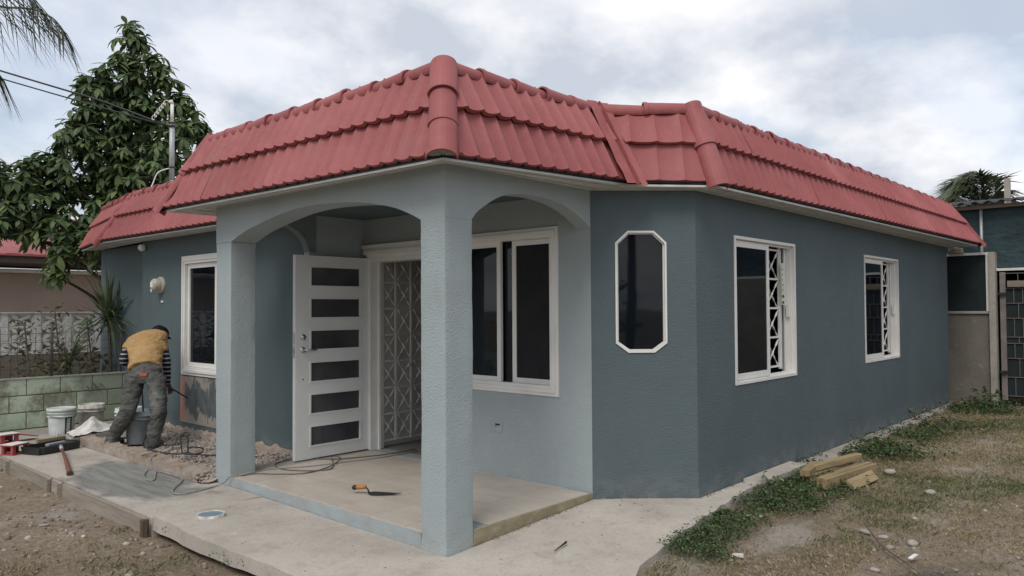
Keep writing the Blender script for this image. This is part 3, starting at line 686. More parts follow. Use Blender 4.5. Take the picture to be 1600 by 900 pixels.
# wing window
Pww = (XW, YW); uw = lambda y: YW-y
ww = frame_mould(Pww, U, Nf, uw(5.9), uw(4.45), .76, 2.235, .095)
Pg2 = V((XW+.03, YW, 0))
hb(MB().ring(Pg2-X_*.012, U, Nf, uw(5.80), uw(5.04), .86, 2.135, .055, .03), 'sash', m_white, ww)
hb(MB().ring(Pg2+X_*.022, U, Nf, uw(5.08), uw(4.55), .86, 2.135, .055, .03), 'sash', m_white, ww)
hb(MB().slab(Pg2+X_*.005, U, Nf, uw(5.745), uw(5.095), .915, 2.08, .006), 'pane', m_glass, ww)
hb(MB().slab(Pg2+X_*.04, U, Nf, uw(5.03), uw(4.60), .915, 2.08, .006), 'pane', m_glass, ww)
# side windows
def twisted(mb, a, b, r=.0075):
    a = V(a); b = V(b); n = int((b-a).length/.022); d = (b-a).normalized(); x = d.orthogonal().normalized(); y = d.cross(x)
    i0 = len(mb.v)
    for i in range(n+1):
        an = i*.55; p = a.lerp(b, i/n)
        for k in range(4):
            t = an+k*math.pi/2; mb.v.append(p+x*math.cos(t)*r*(1.25 if k % 2 else .7)+y*math.sin(t)*r*(1.25 if k % 2 else .7))
    for i in range(n):
        for k in range(4): mb.f.append((i0+i*4+k, i0+i*4+(k+1) % 4, i0+(i+1)*4+(k+1) % 4, i0+(i+1)*4+k)); mb.mi.append(0); mb.sm.append(False)
def side_window(x0, x1, sticker, ga, gb):
    P = V((x0, -E, 0)); U1 = (1, 0, 0); N1 = (0, -1, 0); w = x1-x0; z0, z1 = .8785, 2.1846
    mb = MB(); mb.ring(P+V((0, -.008, 0)), U1, N1, .0005, w-.0005, z0+.0005, z1-.0005, .026, .14)
    mb.ring(P+V((0, .030, 0)), U1, N1, .027, w-.027, z0+.027, z1-.027, .020, .03)
    mb.slab(P+V((0, .050, 0)), U1, N1, w-.055, w-.0265, z0+.03, z1-.03, .05)
    win = hb(mb, 'window', m_white)
    gl = w*.50
    hb(MB().ring(P+V((0, .018, 0)), U1, N1, .038, .038+gl+.06, z0+.04, z1-.04, .052, .011), 'sash', m_white, win)
    hb(MB().slab(P+V((0, .026, 0)), U1, N1, .088, .038+gl+.012, z0+.09, z1-.09, .003), 'pane', m_glass, win)
    g = MB(); yb = -E+.095; g0, g1 = x0+ga, x0+gb
    for gx in (g0, g1, g1+.035): g.box(gx-.010, gx+.010, yb-.008, yb+.008, z0+.07, z1-.04)
    zs_ = [z0+.10+(z1-z0-.17)*i/4 for i in range(5)]
    for zz in zs_: g.box(g0+.011, g1-.011, yb-.007, yb+.007, zz-.009, zz+.009)
    for za, zb_ in zip(zs_, zs_[1:]):
        twisted(g, (g0+.012, yb, za+.012), (g1-.012, yb, zb_-.012)); twisted(g, (g0+.012, yb+.016, zb_-.012), (g1-.012, yb+.016, za+.012))
    hb(g, 'security_grille', m_white, win)
    hb(MB().slab(P+V((0, .075, 0)), U1, N1, w-.085, w-.057, z0+.03, z1-.03, .012).slab(P+V((0, .030, 0)), U1, N1, w-.090, w-.062, 1.46, 1.58, .03), 'fixed_stile', m_white, win)
    if sticker:
        st = MB(); st.cur = 0; st.slab(P+V((0, .052, 0)), U1, N1, w-.205, w-.145, 1.58, 2.0-.01, .004); st.cur = 1
        st.slab(P+V((0, .0505, 0)), U1, N1, w-.200, w-.150, 1.59, 1.615, .001); st.slab(P+V((0, .0505, 0)), U1, N1, w-.200, w-.150, 1.65, 1.675, .001)
        for zz in (1.72, 1.77, 1.82, 1.87, 1.92): st.slab(P+V((0, .0505, 0)), U1, N1, w-.190, w-.165+random.uniform(-.012, .01), zz, zz+.012, .001)
        hb(st, 'window_sticker', [simple('pale_green_paper', (.58, .62, .48), .7, .2), m_label], win)
    hb(MB().slab(P+V((0, .30, 0)), U1, N1, -.3, w+.3, z0-.2, z1+.2, .01), 'dark_room_backing', m_plainblack, win)  # black sheet in place of the dark room beyond the grille
side_window(2.853, 4.198, True, .86, 1.165); side_window(6.309, 7.70, False, .98, 1.25)

# lintel trim over the door, frame, door leaf, gate
mb = MB()
for (z0, z1, d, y0) in ((2.195, 2.228, .045, 2.945), (2.165, 2.1945, .030, 2.93), (2.128, 2.1645, .052, 2.91), (2.088, 2.1275, .024, 2.89)):
    mb.box(D-d, D-.0005, 1.80, y0, z0, z1)
hb(mb, 'door_lintel_trim', m_trim)
hb(MB().box(D-.012, D+.165, 2.832, 2.869, .0915, 2.087).box(D-.012, D+.165, 1.972, 2.01, .0915, 2.087).box(D-.012, D+.165, 2.0105, 2.8315, 2.05, 2.087), 'door_frame', m_trim)
x0, x1 = .705, 1.600; yd0, yd1 = 2.865, 2.910
mb = MB(); holes = [(.165, .770, .22+i*.313, .42+i*.313) for i in range(6)]
mb.wall((x0, yd0), (1, 0, 0), (0, -1, 0), x1-x0, .105, 2.09, yd1-yd0, holes)
door = hb(mb, 'front_door', m_door)
for (a, b, c, d) in holes:
    P = V((x0, yd0-.006, 0)); hb(MB().ring(P, (1, 0, 0), (0, -1, 0), a-.006, b+.006, c-.006, d+.006, .016, .035), 'glazing_bead', m_door, door)
    hb(MB().slab(V((x0, yd0+.014, 0)), (1, 0, 0), (0, -1, 0), a+.011, b-.011, c+.011, d-.011, .006), 'pane', m_dglass, door)
mb = MB(); mb.lathe((x0+.085, yd0-.001, 1.29), [(0.0, .016), (.026, .014), (.030, 0)], 20, axis=(0, -1, 0)); hb(mb, 'deadbolt', m_metal, door)
mb = MB(); mb.lathe((x0+.085, yd0-.001, 1.165), [(0.0, .014), (.024, .012), (.030, 0)], 20, axis=(0, -1, 0)); mb.tube([(x0+.085, yd0-.012, 1.165), (x0+.085, yd0-.045, 1.165)], .009, 10); mb.tube([(x0+.08, yd0-.045, 1.165), (x0+.15, yd0-.048, 1.166), (x0+.215, yd0-.045, 1.163)], [.010, .009, .007], 10); hb(mb, 'lever_handle', m_metal, door)
hb(MB().box(x0-.002, x0+.001, yd0+.010, yd0+.034, 1.23, 1.34).box(x0-.002, x0+.001, yd0+.010, yd0+.034, 1.09, 1.22).box(x0-.012, x0-.002, yd0+.014, yd0+.03, 1.15, 1.18), 'latch_plate', m_metal, door)
mb = MB(); mb.lathe((x0+.085, yd0-.001, .88), [(0.0, .003), (.007, .002), (.008, 0)], 12, axis=(0, -1, 0)); hb(mb, 'plug', m_plainblack, door)
for zz in (.35, 1.1, 1.85): hb(MB().tube([(x1+.004, yd0-.004, zz-.05), (x1+.004, yd0-.004, zz+.05)], .008, 10), 'hinge', m_metal, door)
# accordion gate folded back inside the opening
gy = 2.862; gz0 = .15; rows = 7; rh = .283
gate = None
for p, (ga, gb_, yy) in enumerate(((1.715, 2.150, 2.858), (2.165, 2.60, 2.868))):
    mb = MB(); xm = (ga+gb_)/2
    for gx in (ga, xm, gb_): mb.box(gx-.011, gx+.011, yy-.011, yy+.011, gz0, gz0+rows*rh)
    zz = [gz0+.012+i*(rh-.003) for i in range(rows+1)]
    for z in zz:
        mb.box(ga+.012, xm-.012, yy-.008, yy+.008, z-.008, z+.008); mb.box(xm+.012, gb_-.012, yy-.008, yy+.008, z-.008, z+.008)
    for z, z2 in zip(zz, zz[1:]):
        for (a, b) in ((ga, xm), (xm, gb_)):
            twisted(mb, (a+.014, yy-.004, z+.01), (b-.014, yy-.004, z2-.01), .006); twisted(mb, (a+.014, yy-.018, z2-.01), (b-.014, yy-.018, z+.01), .006)
    gp_ = hb(mb, 'security_gate', m_white)
    if p == 0:
        for z in (.52, 1.87): hb(MB().tube([(ga-.022, yy-.006, z-.06), (ga-.022, yy-.006, z+.06)], .010, 10), 'hinge', m_white, gp_)
        hb(MB().box(gb_-.055, gb_-.016, yy-.03, yy-.012, .93, .96), 'gate_latch', m_white, gp_)
hb(MB().box(1.665, 1.690, 2.80, 2.828, .0865, 2.05), 'gate_post', m_white)
# wall fittings
mb = MB(); mb.lathe((XW-.001, 6.495, 1.895), [(.105, 0), (.105, .03), (.085, .035)], 28, axis=(-1, 0, 0)); mb.lathe((XW-.001, 6.495, 1.895), [(.082, .03), (.080, .10), (.062, .125), (0, .13)], 28, axis=(-1, 0, 0))
em = hb(mb, 'electricity_meter', m_beigep); 
hb(MB().box(XW-.137, XW-.128, 6.46, 6.53, 1.86, 1.93).box(XW-.137, XW-.129, 6.49, 6.52, 1.80, 1.84), 'meter_plate', m_white, em)
hb(MB().box(XW-.012, XW-.0005, 6.44, 6.50, 1.66, 1.69), 'meter_tag', m_whitelid)
mb = MB(); mb.lathe((XW-.05, 7.0, 2.41), [(0, -.05), (.03, -.042), (.052, -.012), (.05, .02), (.03, .042), (0, .05)], 18); mb.box(XW-.05, XW-.0005, 6.99, 7.01, 2.40, 2.42); hb(mb, 'security_light', m_white)
oc_ = hb(MB().box(D-.006, D-.0005, .97, 1.10, .465, .565, .002), 'outlet_cover', m_light, label='cover plate painted over in the wall colour')
hb(MB().box(D-.0075, D-.0062, 1.0, 1.055, .525, .540).box(D-.0075, D-.0062, 1.03, 1.06, .512, .516), 'outlet_hole', m_plainblack, oc_)

# ------------------------------------------------------------------ roof of the house
Ev = dict(e0=V((-.306, 3.555, 2.47)), e1=V((-.235, -.235, 2.465)), e2=V((1.66, -.36, 2.515)), e3=V((2.15, -.83, 2.51)), e4=V((10.85, -1.02, 2.53)), e5=V((.645, 7.78, 2.50)), e6=V((.62, 3.56, 2.48)), e7=V((10.95, 9.6, 2.53)), e8=V((1.0, 9.5, 2.5)))
Rv = dict(e0=V((.03, 3.217, 3.17)), e1=V((.03, .045, 3.17)), e2=V((1.66, -.01, 3.18)), e3=V((2.20, -.59, 3.19)), e4=V((10.42, -.62, 3.19)), e5=V((.935, 7.175, 3.17)), e6=V((.93, 3.217, 3.17)), e7=V((10.4, 9.0, 3.19)), e8=V((1.2, 9.0, 3.17)))
def roof_face(a, b, pitch=.142, nper=7, courses=True, trim0=0, trim1=0, A_=.028):
    Ea, Eb, Ra, Rb = Ev[a], Ev[b], Rv[a], Rv[b]
    d = (Eb-Ea); Ln = d.length; d = d/Ln
    sa = (Ra-Ea).dot(d); sb = (Rb-Eb).dot(d); wa = (Ra-Ea)-d*sa; wb = (Rb-Eb)-d*sb
    n = d.cross((wa+wb)/2).normalized(); n = n if n.z > 0 else -n
    ul = MB(); q = [Ea+wa*.03-n*.012, Eb+wb*.03-n*.012, Rb-n*.012, Ra-n*.012]; ul.quad(*q); hb(ul, 'roof_underlay', m_plainblack)
    def P(s, v, off):
        wv = wa.lerp(wb, s/Ln); t = (s/pitch) % 1.0
        h = A_*abs(2*t-1)**2.6
        return Ea+d*s+wv*v+n*(h+off)
    lim = lambda v: (v*sa+trim0, Ln+v*sb-trim1)
    smin = min(lim(0)[0], lim(1)[0]); smax = max(lim(0)[1], lim(1)[1])
    for ci, (v0, v1, o0, o1) in enumerate(((.055, .56, .006, .006), (.50, 1.0, .048, .010))):
        k = math.floor(smin/(pitch*nper)); shift = 0 if ci == 0 else 2
        s0 = k*pitch*nper-shift*pitch
        while s0 < smax:
            s1 = s0+pitch*nper; ds = random.uniform(0, .006); tilt = random.uniform(-.005, .005)
            ss = [s0-.0+pitch*i/8 for i in range(nper*8+1)]+[s1+.02]
            rows = [v0+(v1-v0)*i/5 for i in range(6)]
            mb = MB(); grid = []
            for v in rows:
                lo, hi = lim(v); lo += .03*ci; hi -= .03*ci; f = (v-v0)/(v1-v0); row = []
                for s in ss:
                    sc = min(max(s, lo), hi); row.append((sc, P(sc, v, o0+(o1-o0)*f+ds*(1-f)+tilt*(s-s0)/(s1-s0)*(1-f))))
                grid.append(row)
            lip = [(s, p-n*.030-(wa.normalized()*.002)) for s, p in grid[0]]
            ok = False
            for i in range(len(rows)-1):
                for j in range(len(ss)-1):
                    q = [grid[i][j], grid[i][j+1], grid[i+1][j+1], grid[i+1][j]]
                    if q[1][0]-q[0][0] < 1e-5 and q[2][0]-q[3][0] < 1e-5: continue
                    ps = [q[0][1], q[1][1], q[2][1], q[3][1]]; u = []
                    for p in ps:
                        if not u or (p-u[-1]).length > 1e-5: u.append(p)
                    if (u[0]-u[-1]).length < 1e-5: u.pop()
                    if len(u) > 2: mb.quad(*u, sm=False); ok = True
            for j in range(len(ss)-1):
                if lip[j+1][0]-lip[j][0] > 1e-5: mb.quad(lip[j][1], lip[j+1][1], grid[0][j+1][1], grid[0][j][1])
            if ok:
                # weld for smooth shading along slope while rolls keep their crease
                hb(mb, 'roof_sheet', m_roof)
            s0 = s1
    return n
def caps(p0, p1, nrm, r, ln=.36, up_off=0, name='ridge_cap', taper=.010, arc=100, fill=False):
    p0 = V(p0); p1 = V(p1); d = p1-p0; Ln = d.length; d = d/Ln; k = max(1, round(Ln/ln)); st = Ln/k
    n = (V(nrm)-d*V(nrm).dot(d)).normalized(); b = d.cross(n); out = []
    for i in range(k):
        a0 = p0+d*(i*st-.015); a1 = p0+d*((i+1)*st+.02); mb = MB(); m_ = 12
        jr = random.uniform(-.003, .003); jt = V((random.uniform(-.006, .006), random.uniform(-.006, .006), random.uniform(-.004, .006))); jb = V((random.uniform(-.006, .006), random.uniform(-.006, .006), random.uniform(-.010, .006)))
        rings = []
        for (c, rr) in ((a0+jt, r+taper+jr), (a0+d*.03+jt, r+taper+jr), (a0+d*.034+jt, r+taper*.6+jr), (a1+jb, r+jr-.004)):
            rings.append([c+n*(math.cos(t)*rr+up_off)+b*math.sin(t)*rr for t in [R(-arc)+R(2*arc)*q/m_ for q in range(m_+1)]])
        for ra, rb2 in zip(rings, rings[1:]):
            for q in range(m_): mb.quad(ra[q], ra[q+1], rb2[q+1], rb2[q], sm=True)
        # rolled edge at the lower lip
        inner = [p+(a0+jt+n*up_off-p).normalized()*.012 for p in rings[0]]
        for q in range(m_): mb.quad(inner[q], inner[q+1], rings[0][q+1], rings[0][q])
        out.append(hb(mb, name, m_roof))
    if fill:
        mb = MB(); c = p0+d*.02; rr = r*.93
        arcp = [c+n*(math.cos(t)*rr+up_off)+b*math.sin(t)*rr for t in [R(-90)+R(180)*q/10 for q in range(11)]]; mb.quad(*arcp); hb(mb, 'cap_mortar', m_mortar)
    return out
nf = roof_face('e1', 'e0'); ns = roof_face('e1', 'e2', trim1=.02); nc = roof_face('e2', 'e3', .205, 3, trim0=.05, A_=.018); nl = roof_face('e3', 'e4')
ne = roof_face('e4', 'e7'); nw = roof_face('e6', 'e5'); nr = roof_face('e0', 'e6'); nwe = roof_face('e5', 'e8')
for (a, b, n_) in (('e1', 'e0', nf), ('e1', 'e2', ns), ('e2', 'e3', nc), ('e3', 'e4', nl), ('e4', 'e7', ne), ('e6', 'e5', nw), ('e0', 'e6', nr), ('e5', 'e8', nwe)):
    caps(Rv[a]+V((0, 0, -.035)), Rv[b]+V((0, 0, -.035)), n_+V((0, 0, 1.2)), .060, .36, -.004, 'ridge_cap', .013, 88)
caps(Ev['e1']+(Rv['e1']-Ev['e1'])*.02, Rv['e1']+(Rv['e1']-Ev['e1'])*-.015, nf+ns, .092, .27, -.014, 'hip_cap', .008, 88, True)
caps(Ev['e0'], Rv['e0'], nf+nr, .075, .37, -.025, 'hip_cap', .008, 95, True)
caps(Ev['e3'], Rv['e3'], nc+nl, .090, .30, -.014, 'hip_cap', .008, 95, True)
caps(Ev['e4'], Rv['e4'], nl+ne, .075, .37, -.025, 'hip_cap', .008, 95, True)
caps(Ev['e5'], Rv['e5'], nw+nwe, .075, .37, -.025, 'hip_cap', .008, 95, True)
# valley flashing with an upstanding fold
d = (Rv['e2']-Ev['e2']); dn = d.normalized(); a0 = Ev['e2']-dn*.03; a1 = Rv['e2']+dn*.02
sdir = (Ev['e1']-Ev['e2']).normalized(); cdir = (Ev['e3']-Ev['e2']).normalized(); mb = MB(); nn = 8
for i in range(nn):
    for (A0, A1) in ((i/nn, (i+1)/nn),):
        pr = []
        for t in (A0, A1):
            p = a0.lerp(a1, t); w_ = .006*math.sin(t*17)
            pr.append([p+sdir*.15+ns*(.050+w_), p+sdir*.06+ns*(.060+w_), p+sdir*.012+(ns+nc)*.03, p+(ns+nc)*.018, p+cdir*(.012+w_)+(ns+nc)*.036, p+cdir*.05+nc*.045, p+cdir*.10+nc*.040])
        for q in range(6): mb.quad(pr[0][q], pr[0][q+1], pr[1][q+1], pr[1][q])
hb(mb, 'valley_flashing', m_roof)
# soffit boards
WT = dict(e0=V((0, Lp, 2.5)), e1=V((0, 0, 2.5)), e2=V((D, 0, 2.5)), e3=V((XC, -E, 2.5)), e4=V((XE, -E, 2.5)), e5=V((XW, YW, 2.5)), e6=V((XW, Lp, 2.5)), e7=V((XE, 9, 2.5)), e8=V((1.15, 9, 2.5)))
for a, b in (('e1', 'e0'), ('e1', 'e2'), ('e2', 'e3'), ('e3', 'e4'), ('e4', 'e7'), ('e6', 'e5'), ('e0', 'e6'), ('e5', 'e8')):
    Ea, Eb = Ev[a]+V((0, 0, -.008)), Ev[b]+V((0, 0, -.008)); Wa, Wb = WT[a], WT[b]; wid = ((Ea-Wa).length+(Eb-Wb).length)/2; nb = 4 if wid > .3 else 3
    ii = V((0, 0, 1))
    for k in range(nb):
        f0 = (k/nb-(.02 if k == 0 else 0))*.93; f1 = ((k+1)/nb-.055)*.93
        q = [Wa.lerp(Ea, f0), Wa.lerp(Ea, f1), Wb.lerp(Eb, f1), Wb.lerp(Eb, f0)]; t_ = V((0, 0, .016)); off = V((0, 0, .003*(k % 2)))
        hb(MB().hexa([p+off for p in q]+[p+t_+off for p in q]), 'soffit_board', m_soffit)
    hb(MB().hexa([Wa.lerp(Ea, 0)+t_*1.6, Wa.lerp(Ea, .88)+t_*1.6, Wb.lerp(Eb, .88)+t_*1.6, Wb.lerp(Eb, 0)+t_*1.6]+[Wa.lerp(Ea, 0)+t_*2.2, Wa.lerp(Ea, .88)+t_*2.2, Wb.lerp(Eb, .88)+t_*2.2, Wb.lerp(Eb, 0)+t_*2.2]), 'soffit_backing', m_plainblack)
# service mast
mast = hb(MB().tube([(1.3, 6.905, 2.55), (1.3, 6.905, 3.36)], .024, 14), 'service_mast', m_white)
hb(MB().tube([(1.3, 6.905, 3.361), (1.3, 6.905, 4.17)], .034, 14), 'mast_sleeve', m_galv, mast)
hb(MB().tube([(1.3, 6.905, 4.171), (1.3, 6.905, 4.42)], .022, 14).tube([(1.3, 6.905, 4.42), (1.29, 6.91, 4.45), (1.262, 6.93, 4.445)], [.026, .030, .016], 12), 'weatherhead', m_white, mast)
hb(MB().lathe((1.3, 6.905, 3.52), [(.04, 0), (.046, .004), (.046, .02), (.04, .024)], 14).lathe((1.3, 6.905, 4.09), [(.04, 0), (.048, .004), (.048, .03), (.04, .034)], 14).lathe((1.3, 6.905, 4.14), [(.04, 0), (.048, .004), (.048, .02), (.04, .024)], 14), 'pipe_clamp', m_steel, mast)
cpts = []
for i in range(90):
    t = i/89; an = t*2*math.pi*6; p = V((1.24, 6.95, 4.45)).lerp(V((1.10, 7.06, 4.20)), t); cpts.append(p+V((.6, -.7, 0))*.024*math.cos(an)+V((0, 0, 1))*.024*math.sin(an))
hb(MB().tube(cpts, .006, 5), 'service_coil', m_white, mast)
hb(MB().tube(spline([(1.27, 6.90, 3.52), (1.15, 7.0, 3.45), (1.08, 7.05, 3.25), (.98, 7.1, 3.20)], 6), .008, 6), 'ground_wire', m_white, mast)
def wire(z0, lab, r):
    a = V((1.27, 6.92, 4.10)); b = V((-6.5, 18.7, 8.75+z0)); P = []
    for i in range(41):
        t = i/40; p = a.lerp(b, t); p.z -= 1.05*4*t*(1-t)*.10; P.append(p+V((0, 0, z0*min(1, t*14)*.6)))
    tag(MB().tube(P, r, 6).build('overhead_wire', m_blackp), lab, 'wire', 'service wires running to the roof mast')
wire(.0, 'lower of the two black service wires from the left sky to the roof mast', .010); wire(.14, 'upper and thicker of the two black service wires reaching the roof mast', .013)

# ------------------------------------------------------------------ green block wall, mesh fence, breeze blocks, neighbour
gw = thing('block_wall', (-1, 8.0, 0), 'low concrete block wall with peeling pale green paint behind the paint buckets', 'wall')
mb = MB(); mb.box(-6.0, 3.5, 8.012, 8.14, -.14, .655); mb.build('mortar_bed', m_gmortar, gw)
bm_ = MB().box(-.197, .197, 0, .1, -.104, .104, .006).mesh('block', m_gblock); blk = 0
for r_ in range(4):
    z = -.115+.2225*r_; x = -6+(.2 if r_ % 2 else 0)
    while x < 3.4:
        wgap = .406; o = link('block', bm_, gw, (x+.2+1, random.uniform(.0, .006), z+.0), (0, 0, random.uniform(-.006, .006))); x += wgap
mb = MB(); mb.box(-6, 3.5, 7.99, 8.145, .657, .672); mb.build('capping', simple('capping', (.34, .32, .27), .9, .2, var=.3, scale=8), gw)
mf = thing('wire_mesh_fence', (-1, 8.07, .67), 'rusty wire mesh fence standing on the green block wall', 'fence')
mb = MB()
for i in range(75): 
    x = -6+i*.095+random.uniform(-.01, .01); mb.tube([(x, 8.07, .672), (x+random.uniform(-.02, .02), 8.07+random.uniform(-.02, .02), 1.30+random.uniform(-.06, .05))], .004, 4)
for zz in (.78, .90, 1.02, 1.14, 1.26): mb.tube([(-6+.4*i, 8.07, zz+random.uniform(-.012, .012)) for i in range(19)], .0035, 4)
o = mb.build('wire_mesh', m_wire, mf); o['kind'] = 'stuff'
for x in (-5.9, -3.4, -1.5, .2, 1.1): mb = MB().tube([(x, 8.08, .672), (x, 8.08, 1.38)], .016, 8); mb.build('fence_post', m_wire, mf)
bz = thing('breeze_block_wall', (1, 12.5, 0), 'white patterned breeze block wall under the beige house across the fence', 'wall')
def petal_pts():
    mb = MB(); hw, hh, dp = .20, .125, .09
    mb.ring((0, 0, 0), (1, 0, 0), (0, -1, 0), -hw, hw, -hh, hh, .018, dp)
    for sx in (-1, 1):
        for sz in (-1, 1):
            n = 6; A, B_ = V((sx*.03, 0, sz*.018)), V((sx*(hw-.02), 0, sz*(hh-.02))); dv = (B_-A); nv = V((-dv.z, 0, dv.x)).normalized()
            prev = None
            for i in range(n+1):
                t = i/n; c = A+dv*t; wv = .030*math.sin(math.pi*(.12+.80*t)); cur = (c+nv*wv, c-nv*wv)
                if prev:
                    q = [prev[0], prev[1], cur[1], cur[0]]; mb.hexa([p+V((0, .0, 0)) for p in q]+[p+V((0, dp*.9, 0)) for p in q])
                prev = cur
    mb.lathe((0, dp*.5, 0), [(.0, -.04), (.035, -.04), (.035, .04), (0, .04)], 10, axis=(0, 1, 0))
    return mb
bmesh_ = petal_pts().mesh('breeze_block', m_breeze); pier = MB().box(-.06, .06, -.01, .12, -.124, .124, .006).mesh('pier_block', m_breeze)
for i in range(14):
    for j in range(3):
        link('breeze_block', bmesh_, bz, (-3.2+i*.53-1+.0, 0, 1.395-.252*j)); link('pier_block', pier, bz, (-3.2+i*.53-1+.265, 0, 1.395-.252*j))
MB().box(-3.5, 4.8, 12.49, 12.62, -.1, .757).build('base_wall', m_wallcon, bz); MB().box(-3.5, 4.8, 12.47, 12.64, 1.523, 1.545).build('coping', m_breeze, bz)
o = None
nh = thing('beige_house', (2, 19.6, 0), 'beige single storey house with a red tiled roof behind the breeze block wall', 'house')
MB().box(-9, 13, 19.6, 26, -.1, 2.66).build('wall', m_beige, nh); MB().box(-9.2, 13.2, 19.45, 19.599, 2.58, 2.68).build('wall_band', m_whitelid, nh)
MB().hexa([(-9.6, 18.75, 2.80), (13.6, 18.75, 2.80), (13.6, 20, 2.72), (-9.6, 20, 2.72), (-9.6, 18.75, 2.98), (13.6, 18.75, 2.98), (13.6, 20, 3.0), (-9.6, 20, 3.0)]).build('eave', m_brownfascia, nh)
mb = MB(); nn = 160
for i in range(nn):
    x0_ = -9.7+23.4*i/nn; x1_ = x0_+23.4/nn; h = lambda q: .04*abs(math.sin(q*2.6*math.pi)); mb.quad((x0_, 18.6, 3.0+h(x0_)), (x1_, 18.6, 3.0+h(x1_)), (x1_, 22.5, 4.4+h(x1_)), (x0_, 22.5, 4.4+h(x0_))); mb.quad((x0_, 18.6, 2.97), (x1_, 18.6, 2.97), (x1_, 18.6, 3.0+h(x1_)), (x0_, 18.6, 3.0+h(x0_)))
mb.build('roof', m_roof, nh)

# ------------------------------------------------------------------ right-hand structure: concrete wall, screen, tarp, gate
XF = 11.0
rw = thing('concrete_fence_wall', (XF, -.8, 0), 'stained grey concrete wall panel with a dark screened opening at the far end of the house', 'wall')
MB().box(XF, XF+.15, -1.075, 2.0, -.1, 1.43, .006).build('wall_panel', m_wallcon, rw)
MB().box(XF-.03, XF+.16, -1.075, 2.0, 1.432, 1.475, .006).build('ledge', m_oldcon, rw)
sf = MB().box(XF-.02, XF+.03, -1.075, -1.035, 1.477, 2.43).box(XF-.02, XF+.03, -1.0345, 1.9, 2.39, 2.43).build('screen_frame', m_white, rw)
MB().box(XF+.004, XF+.012, -1.034, 1.9, 1.478, 2.389).build('screen', m_screenwall, sf)
MB().box(XF-.06, XF+.12, -1.170, -1.077, -.1, 2.43, .006).build('end_post', m_oldcon, rw)
MB().lathe((XF-.05, -.62, 2.44), [(.0, .09), (.10, .07), (.12, 0), (.10, -.01)], 16).build('lamp_cover', m_beigep, rw)
tp = thing('shade_house', (XF, -2.2, 0), 'lean-to covered with dark green shade cloth under a corrugated sheet roof behind the house', 'shelter')
nn = 56; mb = MB()
for i in range(nn):
    for j in range(8):
        def tpnt(i, j):
            y = 2.0-8.0*i/nn; z = 2.16+(3.16-2.16)*j/8; return (XF+.20+.035*fbm(y*1.6, z*2.5+y*.8, 2)+.02*math.sin(z*7+y*2), y, z)
        mb.quad(tpnt(i, j), tpnt(i+1, j), tpnt(i+1, j+1), tpnt(i, j+1), sm=True)
mb.build('shade_cloth', m_tarp, tp)
MB().box(XF+.10, XF+.17, -6.0, 2.0, 3.155, 3.215).build('roof_beam', m_weatherwood, tp)
MB().box(XF+.06, XF+.13, -6.0, -1.172, 2.125, 2.165).build('gate_lintel', m_trim, tp)
for y in (-.95, -2.6): MB().tube([(XF+.175, y, 2.0), (XF+.175, y, 3.15)], .025, 10).build('cloth_post', m_galv, tp)
mb = MB()
for i in range(220):
    y0_ = 2.1-8.2*i/220; y1_ = y0_-8.2/220; h = lambda q: .022*math.sin(q*2*math.pi/.19)
    mb.quad((XF-.05, y0_, 3.245+h(y0_)), (XF-.05, y1_, 3.245+h(y1_)), (XF+4, y1_, 3.75+h(y1_)), (XF+4, y0_, 3.75+h(y0_)), sm=True); mb.quad((XF-.05, y0_, 3.235+h(y0_)), (XF-.05, y1_, 3.235+h(y1_)), (XF-.05, y1_, 3.249+h(y1_)), (XF-.05, y0_, 3.249+h(y0_)))
mb.build('corrugated_roof', simple('dark_roof_sheet', (.045, .048, .052), .8, .2), tp)
MB().box(XF+1.4, XF+1.45, -5.95, 2, -.1, 3.1).build('inner_screen', m_screenwall, tp)
MB().box(XF+.02, XF+.14, -6.0, -2.72, -.1, 2.12).build('side_panel', m_wallcon, tp)
gt = thing('yard_gate', (XF, -1.6, 0), 'dark metal yard gate with a brick pattern of thin bars under the green shade cloth', 'gate')
MB().box(XF+.05, XF+.10, -1.29, -1.21, .05, 2.10, .006).build('gate_post', simple('gate_post_paint', (.20, .17, .16), .8, .2, var=.2), gt)
MB().box(XF+.075, XF+.085, -2.7, -1.292, .09, 1.85).build('gate_sheet', m_screenwall, gt)
MB().box(XF+.02, XF+.055, -2.6, -1.32, 1.86, 1.96).build('gate_board', m_weatherwood, gt)
mb = MB(); zz = [.12, .42, .72, .96, 1.06, 1.36, 1.60, 1.84, 2.08]
for z in zz: mb.box(XF+.055, XF+.072, -2.7, -1.292, z-.006, z+.006)
for k, (za, zb_) in enumerate(zip(zz, zz[1:])):
    y = -1.40-(.06 if k % 2 else 0)
    while y > -2.7: mb.box(XF+.056, XF+.070, y-.005, y+.005, za+.006, zb_-.006); y -= .12
mb.build('gate_bars', simple('gate_bar_paint', (.15, .125, .105), .6, .3), gt)
for z in (.5, 1.75): MB().box(XF+.0, XF+.049, -1.30, -1.20, z-.02, z+.02).build('gate_hinge', m_steel, gt)
tag(MB().box(24.72, 24.88, .74, .90, -.1, 5.55, .01).build('concrete_post', m_oldcon, loc=(24.8, .8, 0)), 'pale concrete post rising beyond the corrugated roof beside the palm', 'post')

